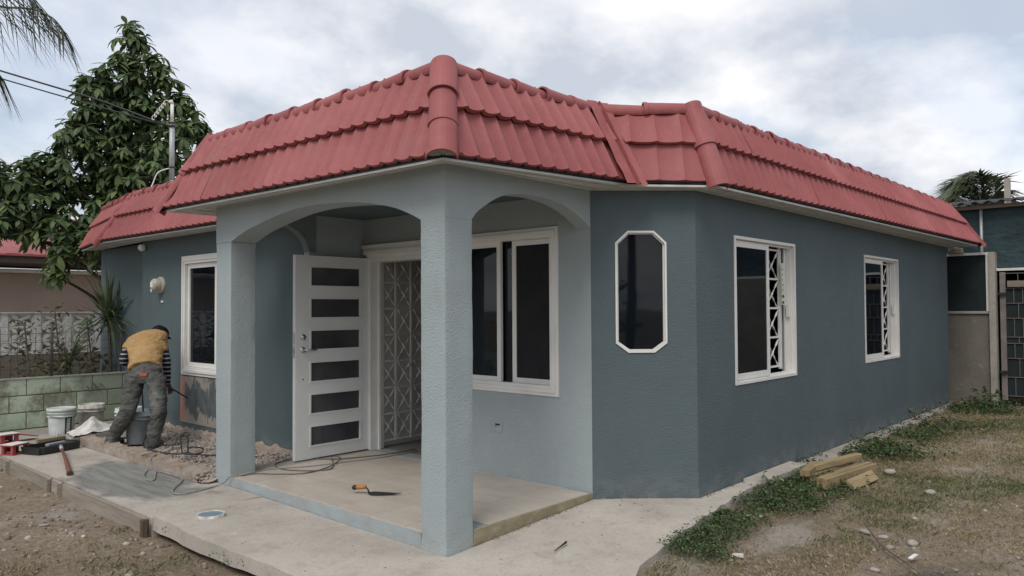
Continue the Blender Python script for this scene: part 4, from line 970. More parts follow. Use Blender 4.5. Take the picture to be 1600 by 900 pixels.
# ------------------------------------------------------------------ vegetation
def leaf_template(L_=1.0, W_=.40, droop=.55, seg=4):
    vs, fs = [], []
    for i in range(seg+1):
        t = i/seg; w_ = W_*.5*math.sin(math.pi*min(1, t*.92+.06))**.8*(.55+.6*t) if 0 < i < seg else W_*.03
        x = L_*(t-.16*droop*t*t); z = -droop*L_*t*t*.75
        vs += [(x, -w_, z+.0), (x, 0, z-.06*W_), (x, w_, z)]
    for i in range(seg):
        a = i*3; fs += [(a, a+3, a+4, a+1), (a+1, a+4, a+5, a+2)]
    return np.array(vs), np.array(fs)
def basis(axis):
    z = V(axis).normalized(); x = z.orthogonal().normalized(); return np.array([x, z.cross(x), z]).T
CAM = np.array([-3.381, -3.626, 1.553])
def big_tree():
    t = thing('broadleaf_tree', (2.24, 10.5, -.1), 'tall broadleaf tree with drooping glossy leaves behind the left end of the house', 'tree')
    MB().tube(spline([(2.24, 10.5, -.1), (2.2, 10.5, 1.6), (2.05, 10.45, 3.2), (2.1, 10.42, 4.8), (2.13, 10.4, 6.4)], 6), [.17-.155*i/24 for i in range(25)], 10).build('trunk', m_bark, t)
    BL_ = [(2.15, 10.35, 6.53, .25), (2.12, 10.41, 6.11, .36), (1.98, 10.44, 5.63, .45), (2.42, 9.79, 5.74, .2), (1.85, 10.6, 5.18, .54), (2.37, 10.46, 5.31, .52), (2.69, 9.67, 5.23, .23), (2.8, 9.41, 4.81, .25), (1.58, 10.47, 4.66, .5), (2.31, 10.56, 4.62, .69), (2.55, 9.55, 4.4, .5), (2.87, 9.34, 4.75, .17), (1.29, 10.51, 4.07, .46), (1.97, 10.66, 3.95, .68), (2.25, 9.75, 3.93, .61), (.79, 10.78, 3.82, .43), (.46, 10.85, 3.73, .37), (.77, 10.83, 3.29, .54), (1.31, 10.53, 3.2, .6), (1.82, 10.26, 3.11, .61), (.43, 10.76, 3.19, .37), (.89, 9.83, 2.49, .22), (.8, 9.95, 2.13, .2), (1.31, 9.66, 2.6, .36), (1.65, 9.28, 2.6, .36), (1.68, 8.96, 2.43, .2), (1.45, 10.73, 5.52, .16), (1.67, 10.47, 5.68, .16), (2.31, 9.91, 5.99, .16), (-.1, 11.1, 3.5, .45), (2.2, 9.6, 2.2, .5), (2.3, 9.4, 1.5, .5), (.35, 10.6, 2.95, .40), (.05, 10.9, 3.05, .40), (1.0, 10.3, 2.9, .42), (1.5, 10.1, 2.75, .42), (1.85, 9.9, 2.75, .40), (.15, 10.9, 3.75, .35), (2.0, 10.2, 3.4, .5), (2.3, 10.0, 3.3, .45), (2.1, 10.2, 5.0, .45), (1.7, 10.4, 4.2, .45), (1.2, 10.6, 4.5, .35), (1.55, 10.5, 5.25, .35), (2.65, 9.7, 4.95, .32), (2.5, 9.8, 5.4, .28), (1.0, 10.7, 3.85, .4)]
    for b in BL_[::2]:
        zb = max(1.2, b[2]-.7-.3*abs(b[0]-2.1)); st = V((2.12, 10.45, zb)); MB().tube(spline([st, st.lerp(V(b[:3]), .5)+V((0, 0, .12)), V(b[:3])], 5), [.045-.034*i/10 for i in range(11)], 6).build('limb', m_bark, t)
    tmp = [leaf_template(1, w_, d_) for w_, d_ in ((.40, .5), (.44, .75), (.36, 1.0), (.42, .3))]
    items = []
    for (bx, by, bz_, br_) in BL_:
        for _ in range(max(7, int(46*br_**1.6/.5**1.6))):
            dv = V((random.gauss(0, 1), random.gauss(0, 1), random.gauss(0, 1))).normalized(); rr = br_*random.uniform(.35, 1.0)**.6*1.0
            c = V((bx, by, bz_))+V((dv.x*rr, dv.y*rr*1.15, dv.z*rr)); ax = (dv*.7+V((0, 0, .75))).normalized(); nl_ = random.randint(6, 9); B3 = basis(ax); L0 = random.uniform(.17, .26)
            for k in range(nl_):
                an = 2*math.pi*k/nl_+random.uniform(-.25, .25); el = random.uniform(-.35, .45)
                rad = B3@np.array([math.cos(an)*math.cos(el), math.sin(an)*math.cos(el), math.sin(el)])
                x = V(rad); z = V((0, 0, 1))*.6+V(B3[:, 2])*.6; y = z.cross(x)
                if y.length < .05: continue
                y.normalize(); z = x.cross(y); M3 = np.array([x, y, z]).T
                items.append((np.array(c), M3, L0*random.uniform(.75, 1.15), random.randrange(4)))
    items.sort(key=lambda q: np.linalg.norm(q[0]-CAM))
    vis = [q for q in items if q[0][0] < 2.9]
    idx = sorted(range(len(items)), key=lambda i: np.linalg.norm(items[i][0]-CAM)-3*items[i][2])[:300]; ids = set(idx)
    lm = []
    for v, f in tmp:
        me = bpy.data.meshes.new('leaf'); me.from_pydata([tuple(a) for a in v], [], [tuple(int(b) for b in a) for a in f]); me.materials.append(m_leaf); me.polygons.foreach_set('use_smooth', [True]*len(me.polygons)); lm.append(me)
    vv, ff, k = [], [], 0; base = np.array([2.24, 10.5, -.1])
    for i, (c, M3, s, ti) in enumerate(items):
        if i in ids:
            o = link('leaf', lm[ti], t); mw = Matrix(M3.tolist()).to_4x4()@Matrix.Scale(s, 4); mw.translation = V(c-base); o.matrix_local = mw
        else:
            v, f = tmp[ti]; vv.append((v*s)@M3.T+c-base); ff.append(f+k); k += len(v)
    o = np_obj('foliage', np.concatenate(vv), np.concatenate(ff), m_leafs, t, True); o['kind'] = 'stuff'
big_tree()
def frond(mb, mbr, P, n, ll, droop, side=None, wd=.016, wind=(0, 0, 0)):
    S = spline(P, 10); mbr.tube(S, [.020-.016*i/(len(S)-1) for i in range(len(S))], 5)
    for i in range(n):
        t = .12+.88*i/n; k = t*(len(S)-1); a = int(k); p = S[a].lerp(S[min(a+1, len(S)-1)], k-a); d = (S[min(a+1, len(S)-1)]-S[max(a-1, 0)]).normalized()
        sdv = d.cross(V((0, 0, 1))).normalized()
        for sg in (-1, 1):
            l = ll*(.45+.75*math.sin(math.pi*min(1, t*.85+.12)))*random.uniform(.8, 1.15)
            dv = (d*.75+sdv*sg*random.uniform(.6, .9)+V((0, 0, -droop*random.uniform(.6, 1.2)))+V(wind)).normalized()
            q1 = p+dv*l*.5; q2 = p+dv*l+V((0, 0, -droop*l*.35))+V(wind)*l*.3; wv = dv.cross(V((0, 0, 1))); wv = wv.normalized() if wv.length > .1 else sdv; wv = (wv*.8+V((0, 0, .6))).normalized()*wd*.5
            mb.quad(p-wv*.5, p+wv*.5, q1+wv, q1-wv); mb.quad(q1-wv, q1+wv, q2)
def palm(loc, top, fronds, label, mat, n, ll, droop, wd, wind=(0, 0, 0), r=.14):
    t = thing('palm_tree', loc, label, 'palm')
    MB().tube(spline([loc, V(loc).lerp(V(top), .5)+V((.12, 0, 0)), top], 8), [r*(1-.35*i/16) for i in range(17)], 10).build('trunk', m_bark, t)
    for P in fronds:
        a, b = MB(), MB(); frond(a, b, P, n, ll, droop, wd=wd, wind=wind); fo = b.build('frond', m_spike, t); fl = a.build('leaflets', mat, fo); fl['kind'] = 'stuff'
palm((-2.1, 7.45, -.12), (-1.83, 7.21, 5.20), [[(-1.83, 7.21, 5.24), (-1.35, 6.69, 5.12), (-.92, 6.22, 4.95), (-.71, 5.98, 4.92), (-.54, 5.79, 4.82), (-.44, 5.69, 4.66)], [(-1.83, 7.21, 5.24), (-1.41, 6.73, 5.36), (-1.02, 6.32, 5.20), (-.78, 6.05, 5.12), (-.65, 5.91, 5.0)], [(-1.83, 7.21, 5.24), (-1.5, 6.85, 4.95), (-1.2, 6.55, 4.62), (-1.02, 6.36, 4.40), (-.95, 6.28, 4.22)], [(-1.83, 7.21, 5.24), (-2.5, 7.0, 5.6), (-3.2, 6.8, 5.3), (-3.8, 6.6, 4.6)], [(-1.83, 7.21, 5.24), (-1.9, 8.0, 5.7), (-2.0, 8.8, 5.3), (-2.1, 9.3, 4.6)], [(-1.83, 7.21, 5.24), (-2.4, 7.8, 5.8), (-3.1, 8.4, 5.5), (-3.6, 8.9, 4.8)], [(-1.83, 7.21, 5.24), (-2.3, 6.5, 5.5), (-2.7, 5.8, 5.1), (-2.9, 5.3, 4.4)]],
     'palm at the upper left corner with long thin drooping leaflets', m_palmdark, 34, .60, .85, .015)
FR0 = [[(26.51, 1.92, 4.61), (26.38, 2.05, 5.25), (26.15, 2.28, 5.55), (25.85, 2.6, 5.25), (25.7, 2.75, 4.9)], [(26.51, 1.92, 4.61), (26.6, 1.82, 5.3), (26.6, 1.8, 5.8), (26.5, 1.9, 6.05)], [(26.51, 1.92, 4.61), (26.7, 1.7, 5.1), (26.95, 1.4, 5.45), (27.05, 1.28, 5.35)], [(26.51, 1.92, 4.61), (26.45, 2.0, 5.4), (26.25, 2.2, 5.8), (26.02, 2.43, 5.65)]]
FR = FR0+[[(26.51, 1.92, 4.61), (26.33, 2.1, 5.44), (26.06, 2.38, 5.76), (25.74, 2.74, 5.44), (25.6, 2.91, 5.12)], [(26.51, 1.92, 4.61), (26.56, 1.84, 5.43), (26.49, 1.89, 5.98), (26.34, 2.05, 6.13)], [(26.51, 1.92, 4.61), (26.82, 1.55, 5.22), (26.87, 1.48, 5.76), (26.78, 1.57, 5.95)], [(26.51, 1.92, 4.61), (26.22, 2.23, 5.05), (25.92, 2.55, 5.38), (25.57, 2.94, 5.28)], [(26.51, 1.92, 4.61), (26.77, 1.62, 5.04), (27.01, 1.34, 5.21), (27.12, 1.23, 5.08)], [(26.51, 1.92, 4.61), (26.15, 2.32, 4.89), (25.78, 2.72, 4.96)], [(26.51, 1.92, 4.61), (26.40, 2.05, 5.3), (26.20, 2.25, 5.9), (26.0, 2.45, 5.9)]]
palm((26.7, 1.8, -.1), (26.51, 1.92, 4.6), FR, 'palm bent by the wind beyond the corrugated roof at the right', m_palm, 64, .85, .55, .050, (-.12, .14, 0))
SF = lambda c: [[c, (c[0]+dx*.45, c[1]+dy*.45, c[2]+.55), (c[0]+dx, c[1]+dy, c[2]+.45), (c[0]+dx*1.5, c[1]+dy*1.5, c[2]-.4)] for dx, dy in [(1.3*math.cos(a), 1.3*math.sin(a)) for a in (0, .7, 1.4, 2.1, 2.8, 3.5, 4.2, 4.9, 5.6)]]
palm((-9.0, -9.5, -.1), (-9.1, -9.4, 5.2), SF((-9.1, -9.4, 5.2)), 'palm across the street behind the photographer, seen only reflected in the panes', m_palm, 26, .6, .5, .05)
palm((-6.2, -11.5, -.1), (-6.0, -11.4, 4.4), SF((-6.0, -11.4, 4.4)), 'shorter palm across the street, seen only reflected in the panes', m_palm, 26, .6, .5, .05)
def spiky(loc, h, n, L_, label):
    t = thing('spiky_plant', loc, label, 'plant'); l = V(loc)
    MB().tube(spline([l, l+V((.03, 0, h*.5)), l+V((.0, .02, h))], 5), .022, 8).build('stem', m_bark, t)
    mb = MB(); c = l+V((0, .02, h))
    for i in range(n):
        an = random.uniform(0, 6.28); el = random.uniform(-.35, 1.5); d = V((math.cos(an)*math.cos(el), math.sin(an)*math.cos(el), math.sin(el))); s_ = d.cross(V((0, 0, 1))); s_ = s_.normalized() if s_.length > .05 else V((1, 0, 0))
        ln = L_*random.uniform(.6, 1.1); w_ = .016; P = [c-V((0, 0, random.uniform(0, .16)))]
        for k in range(1, 5): P.append(P[0]+d*ln*k/4+V((0, 0, -.30*ln*(k/4)**2*(1.3-el/1.6))))
        ws = [w_*.7, w_, w_*.9, w_*.6, .001]
        for k in range(4): mb.quad(P[k]-s_*ws[k], P[k]+s_*ws[k], P[k+1]+s_*ws[k+1], P[k+1]-s_*ws[k+1])
    o = mb.build('leaves', m_spike, t); return t
spiky((1.02, 8.32, -.1), 1.62, 130, .82, 'tall spiky plant with a thin stem and sword leaves behind the green wall'); spiky((1.40, 8.25, -.1), 1.28, 45, .45, 'smaller spiky plant beside the corner of the house, half hidden by the person'); spiky((.55, 8.5, -.1), .95, 50, .7, 'low spiky plant with long arching leaves behind the mesh fence')
def vines(name, boxes, n, mat, size, label=None, cat=None):
    v, f = leaf_template(1, .55, .4, 2); vv, ff, k = [], [], 0
    for _ in range(n):
        b = random.choice(boxes); c = np.array([random.uniform(b[0], b[1]), random.uniform(b[2], b[3]), b[4]+(b[5]-b[4])*random.random()**1.3])
        if fbm(c[0]*3, c[2]*3, 7) < -.12 and random.random() < .8: continue
        B3 = basis((random.gauss(0, 1), random.gauss(0, 1), random.gauss(.4, 1))); s = size*random.uniform(.5, 1.2); vv.append((v*s)@B3.T+c); ff.append(f+k); k += len(v)
    return np_obj(name, np.concatenate(vv), np.concatenate(ff), mat)
o = vines('overgrown_vines', [(-4, .5, 8.2, 9.3, .2, 1.08), (-4, -.45, 8.3, 9.2, .7, 1.6), (.3, 2.2, 8.3, 9.2, .0, .98)], 4600, m_dryvine, .085); o['kind'] = 'stuff'
o = vines('hedge', [(-4, 5, 12.75, 13.5, .3, 1.45)], 3000, m_leafs, .17); o['kind'] = 'stuff'
bwl = thing('boundary_wall', (8, -9.2, -.1), 'plain beige boundary wall along the right side of the yard, outside the picture', 'wall')
MB().box(3, 30, -9.3, -9.15, -.1, 1.9).build('wall_body', m_beige, bwl); MB().box(3, 30, -9.34, -9.11, 1.902, 1.97).build('coping', m_oldcon, bwl)
o = vines('far_hedge', [(2, 30, -12, -9.6, .2, 3.6), (-16, -9, -16, -11, 0, 2.6)], 5200, m_leafs, .42); o['kind'] = 'stuff'
sh = thing('dark_shrub', (2.1, 9.2, -.1), 'dark leafy shrub filling the gap beside the left corner of the house', 'shrub')
v_, f_ = leaf_template(1, .42, .6, 3); vv, ff, k = [], [], 0
for _ in range(1500):
    dv = np.array([random.gauss(0, 1), random.gauss(0, 1), random.gauss(0, 1)]); dv /= np.linalg.norm(dv); c = np.array([2.0, 9.25, 1.45])+dv*np.array([.55, .55, 1.25])*random.random()**.4; s = random.uniform(.12, .22); vv.append((v_*s)@basis((random.gauss(0, 1), random.gauss(0, 1), 1.2)).T+c-np.array([2.1, 9.2, -.1])); ff.append(f_+k); k += len(v_)
o = np_obj('foliage', np.concatenate(vv), np.concatenate(ff), m_leafs, sh, True); o['kind'] = 'stuff'
mb = MB(); mb.tube([(2.1, 9.2, -.1), (2.05, 9.22, 1.2)], .03, 7); mb.build('stem', m_bark, sh)
for (x, y, h, ln) in ((.72, 8.25, 1.5, 0), (-.05, 8.3, 1.42, 1), (.35, 8.4, 1.62, 2)):
    l = V((x, y, -.1)); t = thing('thin_sapling', l, ['bare thin sapling with yellowish leaf tufts beside the spiky plant', 'leggy sapling with small leaf tufts at far left behind the mesh fence', 'slim dry sapling between the leafy ones behind the mesh fence'][ln], 'plant'); S = spline([l, l+V((.05, 0, h*.5)), l+V((-.02, .03, h+.1))], 5); MB().tube(S, .010, 5).build('stem', m_bark, t)
    vv, ff, k = [], [], 0
    for q in range(70):
        c = np.array(S[random.randrange(5, len(S))])+np.array([random.gauss(0, .08), random.gauss(0, .08), random.gauss(0, .05)])-np.array(l); s = random.uniform(.05, .10); v2, f2 = leaf_template(1, .4, .5, 2); vv.append((v2*s)@basis((random.gauss(0, 1), random.gauss(0, 1), 1)).T+c); ff.append(f2+k); k += len(v2)
    o = np_obj('leaves', np.concatenate(vv), np.concatenate(ff), m_spike if ln == 0 else m_dryvine, t); o['kind'] = 'stuff'
# grass and weeds
def grass(name, n, region, hmin, hmax, mat, dens):
    v = []; 
    for _ in range(n):
        x = random.uniform(region[0], region[1]); y = random.uniform(region[2], region[3])
        if not dens(x, y): continue
        z = ground_z(x, y); h = random.uniform(hmin, hmax); an = random.uniform(0, 6.28); le = random.uniform(.2, 1.3)*h; w_ = random.uniform(.0010, .0022)
        ca, sa = math.cos(an), math.sin(an); v.append(((x-sa*w_, y+ca*w_, z-.004), (x+sa*w_, y-ca*w_, z-.004), (x+ca*le*.45+sa*w_*.7, y+sa*le*.45-ca*w_*.7, z+h*.7), (x+ca*le, y+sa*le, z+h*.85)))
    v = np.array(v).reshape(-1, 3); f = np.arange(len(v)).reshape(-1, 4); o = np_obj(name, v, f, mat); o['kind'] = 'stuff'; return o
def edge_y(x): return np.interp(x, [-1, .2, .613, 1.714, 2.609, 3.9, 5.6, 10.4], [-1.4, -1.24, -1.08, -.93, -.80, -.82, -.80, -.74])
def dens_r(x, y):
    if y > edge_y(x)-.02: return False
    k = fbm(x*1.0, y*1.0, 11)*.6+fbm(x*3.2, y*3.2, 2)*.55
    if math.hypot((x-1.6)/1.0, (y+2.45)/.45) < 1: return random.random() < .08
    if math.hypot((x-1.95)/.75, (y+1.42)/.26)+.5*fbm(x*4, y*4, 1) < 1: return random.random() < .05
    return random.random() < .66+1.25*k
grass('grass', 250000, (-.3, 10.9, -4.6, -.72), .008, .032, m_grass, dens_r)
grass('grass', 26000, (-3.4, -.95, -.3, 3.2), .010, .040, m_grass, lambda x, y: random.random() < .25+1.3*fbm(x*1.6, y*1.6, 6)-(y-1)*.14)
def weeds(name, clumps, mat):
    v, f = leaf_template(1, .5, .35, 2); vv, ff, k = [], [], 0
    for (x, y, r, h, n, s0) in clumps:
        for _ in range(n):
            a = random.uniform(0, 6.28); q = r*math.sqrt(random.random()); px, py = x+q*math.cos(a), y+q*math.sin(a); hz = h*(1-(q/r)**2*.7)*random.random()**.7
            c = np.array([px, py, max(ground_z(px, py), -.02)+hz]); B3 = basis((random.gauss(0, .7), random.gauss(0, .7), 1)); s = s0*random.uniform(.6, 1.3); vv.append((v*s)@(B3@rotz(random.uniform(0, 6.28))).T+c); ff.append(f+k); k += len(v)
    o = np_obj(name, np.concatenate(vv), np.concatenate(ff), mat); o['kind'] = 'stuff'
CL = []
for _ in range(210):
    t = random.random(); x = 1.0+2.9*t; y = edge_y(x)-random.random()**1.6*(.36+.10*math.sin(x*3)); 
    if fbm(x*2, y*2, 3) < -.25: continue
    CL.append((x, y, random.uniform(.05, .12), random.uniform(.04, .11), 44, .026))
for _ in range(170):
    x = random.uniform(3.8, 10.3); y = -.66-abs(random.gauss(0, .33+.05*(x-4)))
    if 3.1 < x < 4.9 and -1.45 < y < -.84 and random.random() < .8: continue
    if fbm(x*1.3, y*1.3, 5) < -.08: continue
    CL.append((x, y, random.uniform(.08, .18), random.uniform(.05, .15), 46, .034))
for _ in range(60): CL.append((random.uniform(2.5, 3.9), random.uniform(-1.38, -.84), random.uniform(.06, .14), random.uniform(.04, .11), 44, .030))
for _ in range(45): CL.append((random.choice([random.uniform(4.9, 5.9), random.uniform(6.6, 8.4)]), -.80-abs(random.gauss(0, .28)), random.uniform(.08, .2), random.uniform(.08, .2), 50, .042))
for _ in range(40): CL.append((random.uniform(9.3, 10.8), random.uniform(-1.5, -.7), random.uniform(.08, .2), random.uniform(.08, .2), 40, .045))
for _ in range(26): CL.append((random.uniform(-1.9, -.95), random.uniform(.1, 2.2), .06, .03, 14, .02))
weeds('weed_patch', CL, m_weed)
def weed_plant(loc, h, n, s0, label):
    l = V(loc); t = thing('weed_plant', loc, label, 'weed'); vv, ff, k = [], [], 0; v, f = leaf_template(1, .5, .4, 3); st = MB()
    for q in range(n):
        a = random.uniform(0, 6.28); tip = l+V((math.cos(a)*h*.5, math.sin(a)*h*.5, h*random.uniform(.5, 1.0))); st.tube([l, l.lerp(tip, .5)+V((0, 0, h*.1)), tip], .003, 4)
        for j in range(5):
            c = l.lerp(tip, .4+.15*j); s = s0*random.uniform(.7, 1.2); vv.append((v*s)@(basis((random.gauss(0, .6), random.gauss(0, .6), 1))@rotz(random.uniform(0, 6.3))).T+np.array(c-l)); ff.append(f+k); k += len(v)
    st.build('stem', m_weed, t); o = np_obj('leaves', np.concatenate(vv), np.concatenate(ff), m_weed, t); o['kind'] = 'stuff'
weed_plant((3.05, -.83, 0), .13, 5, .06, 'sprig of broad dark leaves rising at the edge of the concrete landing'); weed_plant((10.1, -1.15, -.03), .38, 12, .09, 'bushy weed growing at the foot of the concrete end post near the yard gate'); weed_plant((1.02, -1.10, 0), .09, 6, .035, 'low weed sprig spilling onto the concrete at the near end of the weed patch'); weed_plant((8.0, -.72, 0), .22, 6, .05, 'small upright weed against the dark side wall below the far window')

# ------------------------------------------------------------------ things lying about
def lumber(c, ang, L_, w_, h_, tilt=0, label='', roll_=0):
    mb = MB(); mb.box(-L_/2, L_/2, -w_/2, w_/2, -h_/2, h_/2, .005, .0018); o = link('timber_offcut', mb.mesh('timber_offcut', m_lumber), None, c, (roll_, tilt, ang)); return tag(o, label, 'timber', 'stacked timber offcuts')
lumber((3.84, -1.235, .026), R(-7), .98, .048, .095, label='front upright timber of the yellow lumber pile')
lumber((3.90, -1.170, .024), R(-6), 1.02, .052, .085, label='second upright timber from the front in the lumber pile')
lumber((3.95, -1.090, .010), R(-5), 1.00, .075, .050, label='flat timber low in the middle of the lumber pile, in shadow')
lumber((3.96, -.985, .015), R(-4), .96, .075, .060, label='timber at the bottom back of the lumber pile, mostly covered')
lumber((4.12, -1.010, .083), R(-9), .86, .070, .058, .0, label='long timber on top of the lumber pile')
lumber((3.66, -.940, .078), R(8), .46, .080, .058, label='short timber end sticking out at the left top of the lumber pile')
lumber((3.80, -1.345, .012), R(-3), .56, .10, .030, 0, 'short board leaning sideways against the front of the lumber pile', R(48))
def stone(loc, r, label, mat=m_whitestone, flat=1):
    v, f = stone_verts(2); mb = MB(); mb.add([V(a)*r for a in v*np.array([1, 1, flat])], [tuple(int(b) for b in a) for a in f], sm=True); o = link('stone', mb.mesh('stone', mat), None, loc, (0, 0, random.uniform(0, 6))); tag(o, label, 'stone', 'pale stones in the yard')
stone((4.42, -1.40, -.005), .062, 'largest pale stone, just right of the lumber pile')
for (x, y, r, lb) in ((3.93, -1.86, .05, 'pale stone alone in the dry grass right of the lumber pile'), (2.256, -2.15, .055, 'flat white stone in the lower right yard near the dark burnt patch'), (2.321, -1.83, .05, 'left one of two white stones touching in the middle of the right yard'), (2.31, -1.95, .035, 'right one of two white stones touching in the middle of the right yard'), (2.10, -2.05, .035, 'small white stone left of the flat white one near the dark patch'), (2.12, -1.06, .05, 'pale stone beside the weed patch edge'), (2.24, -1.10, .035, 'small pale stone on the inner side of the weed patch'), (1.577, -2.112, .03, 'white stone close to the bottom edge of the right yard'), (-1.35, 3.15, .035, 'white stone alone on the left dirt yard'), (-1.3, 5.0, .06, 'brownish rubble stone near the form boards in the left yard')):
    stone((x, y, ground_z(x, y)+r*.25), r, lb, m_whitestone, .7)
tag(MB().obox((1.92, -2.24, -.02), (1, -.05, 0), (0.05, 1, 0), (0, 0, 1), .055, .012, .004).build('plastic_strip', m_print, loc=(1.92, -2.24, -.02)), 'white plastic strip lying on the dark patch in the right yard', 'litter')
tag(MB().obox((1.22, -1.40, -.02), (.5, -1, 0), (1, .5, 0), (0, 0, 1), .035, .014, .010, .003).build('white_block', m_whitelid, loc=(1.22, -1.40, -.02)), 'small white block of litter standing by the end of the weed patch', 'litter')
tag(MB().tube(spline([(2.25, -1.86, .03), (2.0, -2.03, -.01), (1.75, -2.24, -.015), (1.52, -2.42, -.02)], 6), [.007-.003*i/18 for i in range(19)], 6).tube([(2.02, -2.02, 0), (2.12, -2.06, .01)], .003, 5).build('dry_stick', m_bark), 'long dry stick lying diagonally across the right yard', 'stick')
tag(MB().tube([(.46, -.52, .006), (.55, -.50, .012), (.62, -.49, .02)], [.003, .005, .008], 6).build('dark_twig', m_blackp), 'small black twig lying on the pale apron right of the near pillar', 'twig')
# manhole-like lid
mb = MB(); mb.lathe((-.60, 1.93, .018), [(0, .010), (.088, .010)], 32); mb.cur = 1; mb.lathe((-.60, 1.93, .018), [(.088, .010), (.093, .016), (.100, .016), (.102, -.02)], 32); tag(mb.build('round_disc', [m_lid, m_bucketd], loc=(-.60, 1.93, 0)), 'round blue grey disc with a pale rim lying on the concrete walkway', 'disc')
# trowel
tr = thing('trowel', (.40, 1.2, .091), 'pointed bricklaying trowel with an orange wooden handle on the porch tiles', 'trowel')
hd = V((.545, -.84, 0)).normalized(); hs = V((hd.y, -hd.x, 0)); c0 = V((.398, 1.315, .091)); bp = [(-.01, .012, .010), (.03, .055, .007), (.09, .050, .006), (.20, .022, .010), (.27, .0008, .016)]
mb = MB()
for (a, b) in zip(bp, bp[1:]):
    P0 = [c0+hd*a[0]+hs*s_*a[1]+V((0, 0, a[2]+h)) for s_ in (-1, 1) for h in (0, .003)]; P1 = [c0+hd*b[0]+hs*s_*b[1]+V((0, 0, b[2]+h)) for s_ in (-1, 1) for h in (0, .003)]
    mb.hexa([P0[0], P0[2], P1[2], P1[0], P0[1], P0[3], P1[3], P1[1]])
mb.build('blade', m_steel, tr); MB().tube([c0+hd*.0+V((0, 0, .012)), c0-hd*.012+V((0, 0, .04)), c0-hd*.03+V((0, 0, .056))], .006, 8).build('tang', m_steel, tr)
MB().tube([c0-hd*.025+V((0, 0, .054)), c0-hd*.06+V((0, 0, .056)), c0-hd*.105+V((0, 0, .052))], [.014, .019, .018], 12).build('handle', m_orange, tr); MB().tube([c0-hd*.1055+V((0, 0, .052)), c0-hd*.13+V((0, 0, .048)), c0-hd*.14+V((0, 0, .046))], [.019, .019, .012], 12).build('end_cap', m_blackp, tr)
# cables
z = .0965
tag(MB().tube(spline([(1.86, 2.42, z), (1.43, 2.42, z), (1.03, 2.50, z), (.72, 2.58, z), (.47, 2.71, z), (.305, 2.76, z), (.10, 2.72, z), (-.015, 2.74, z), (-.05, 2.78, .05), (-.09, 2.84, .016), (-.35, 2.77, .016), (-.466, 2.81, .016), (-.412, 2.99, .016), (-.175, 3.33, .016), (-.16, 3.69, .016), (-.18, 3.85, .016), (-.26, 3.70, .013), (-.36, 3.50, .013), (-.39, 3.58, .013), (-.33, 3.78, .013), (-.22, 3.98, .016), (-.14, 4.10, .085), (-.04, 4.22, .108), (.10, 4.36, .095), (.42, 4.54, .10), (.62, 4.40, .10), (.75, 3.9, .10)], 8), .0062, 7).build('grey_cable', m_cable), 'long pale grey cable looping from the walkway over the porch floor to the doorway', 'cable')
tag(MB().tube(spline([(1.9, 2.50, z), (1.5, 2.52, z), (1.06, 2.69, z), (.90, 2.95, z), (.76, 3.01, z), (.54, 2.94, z), (.45, 2.68, z), (.55, 2.45, z), (.72, 2.33, z), (.88, 2.49, z), (1.0, 2.70, z+.03), (1.05, 2.62, z+.02), (.80, 2.42, z+.008), (.50, 2.36, z), (.30, 2.52, z), (.19, 2.68, z), (.06, 2.70, z)], 8), .006, 7).build('brown_cable', m_cabled), 'thin brown grey cable coiled on the porch floor in front of the door', 'cable')
zb = .115
tag(MB().tube(spline([(.30, 5.18, .62), (.29, 5.10, .36), (.22, 5.05, .2), (.12, 4.9, zb), (.06, 4.7, zb), (.03, 4.35, zb), (.08, 4.12, zb), (.2, 4.05, zb), (.33, 4.3, .14), (.40, 4.45, .20), (.34, 4.48, .22), (.24, 4.25, .15), (.16, 4.02, zb), (.27, 3.92, zb), (.42, 4.15, zb), (.35, 4.28, zb+.01), (.22, 4.05, zb), (.26, 3.8, zb), (.42, 3.55, zb), (.55, 3.3, zb)], 8), .008, 7).build('extension_cable', m_blackp), 'black power cable trailing from the grey bucket over the rubble bed', 'cord')
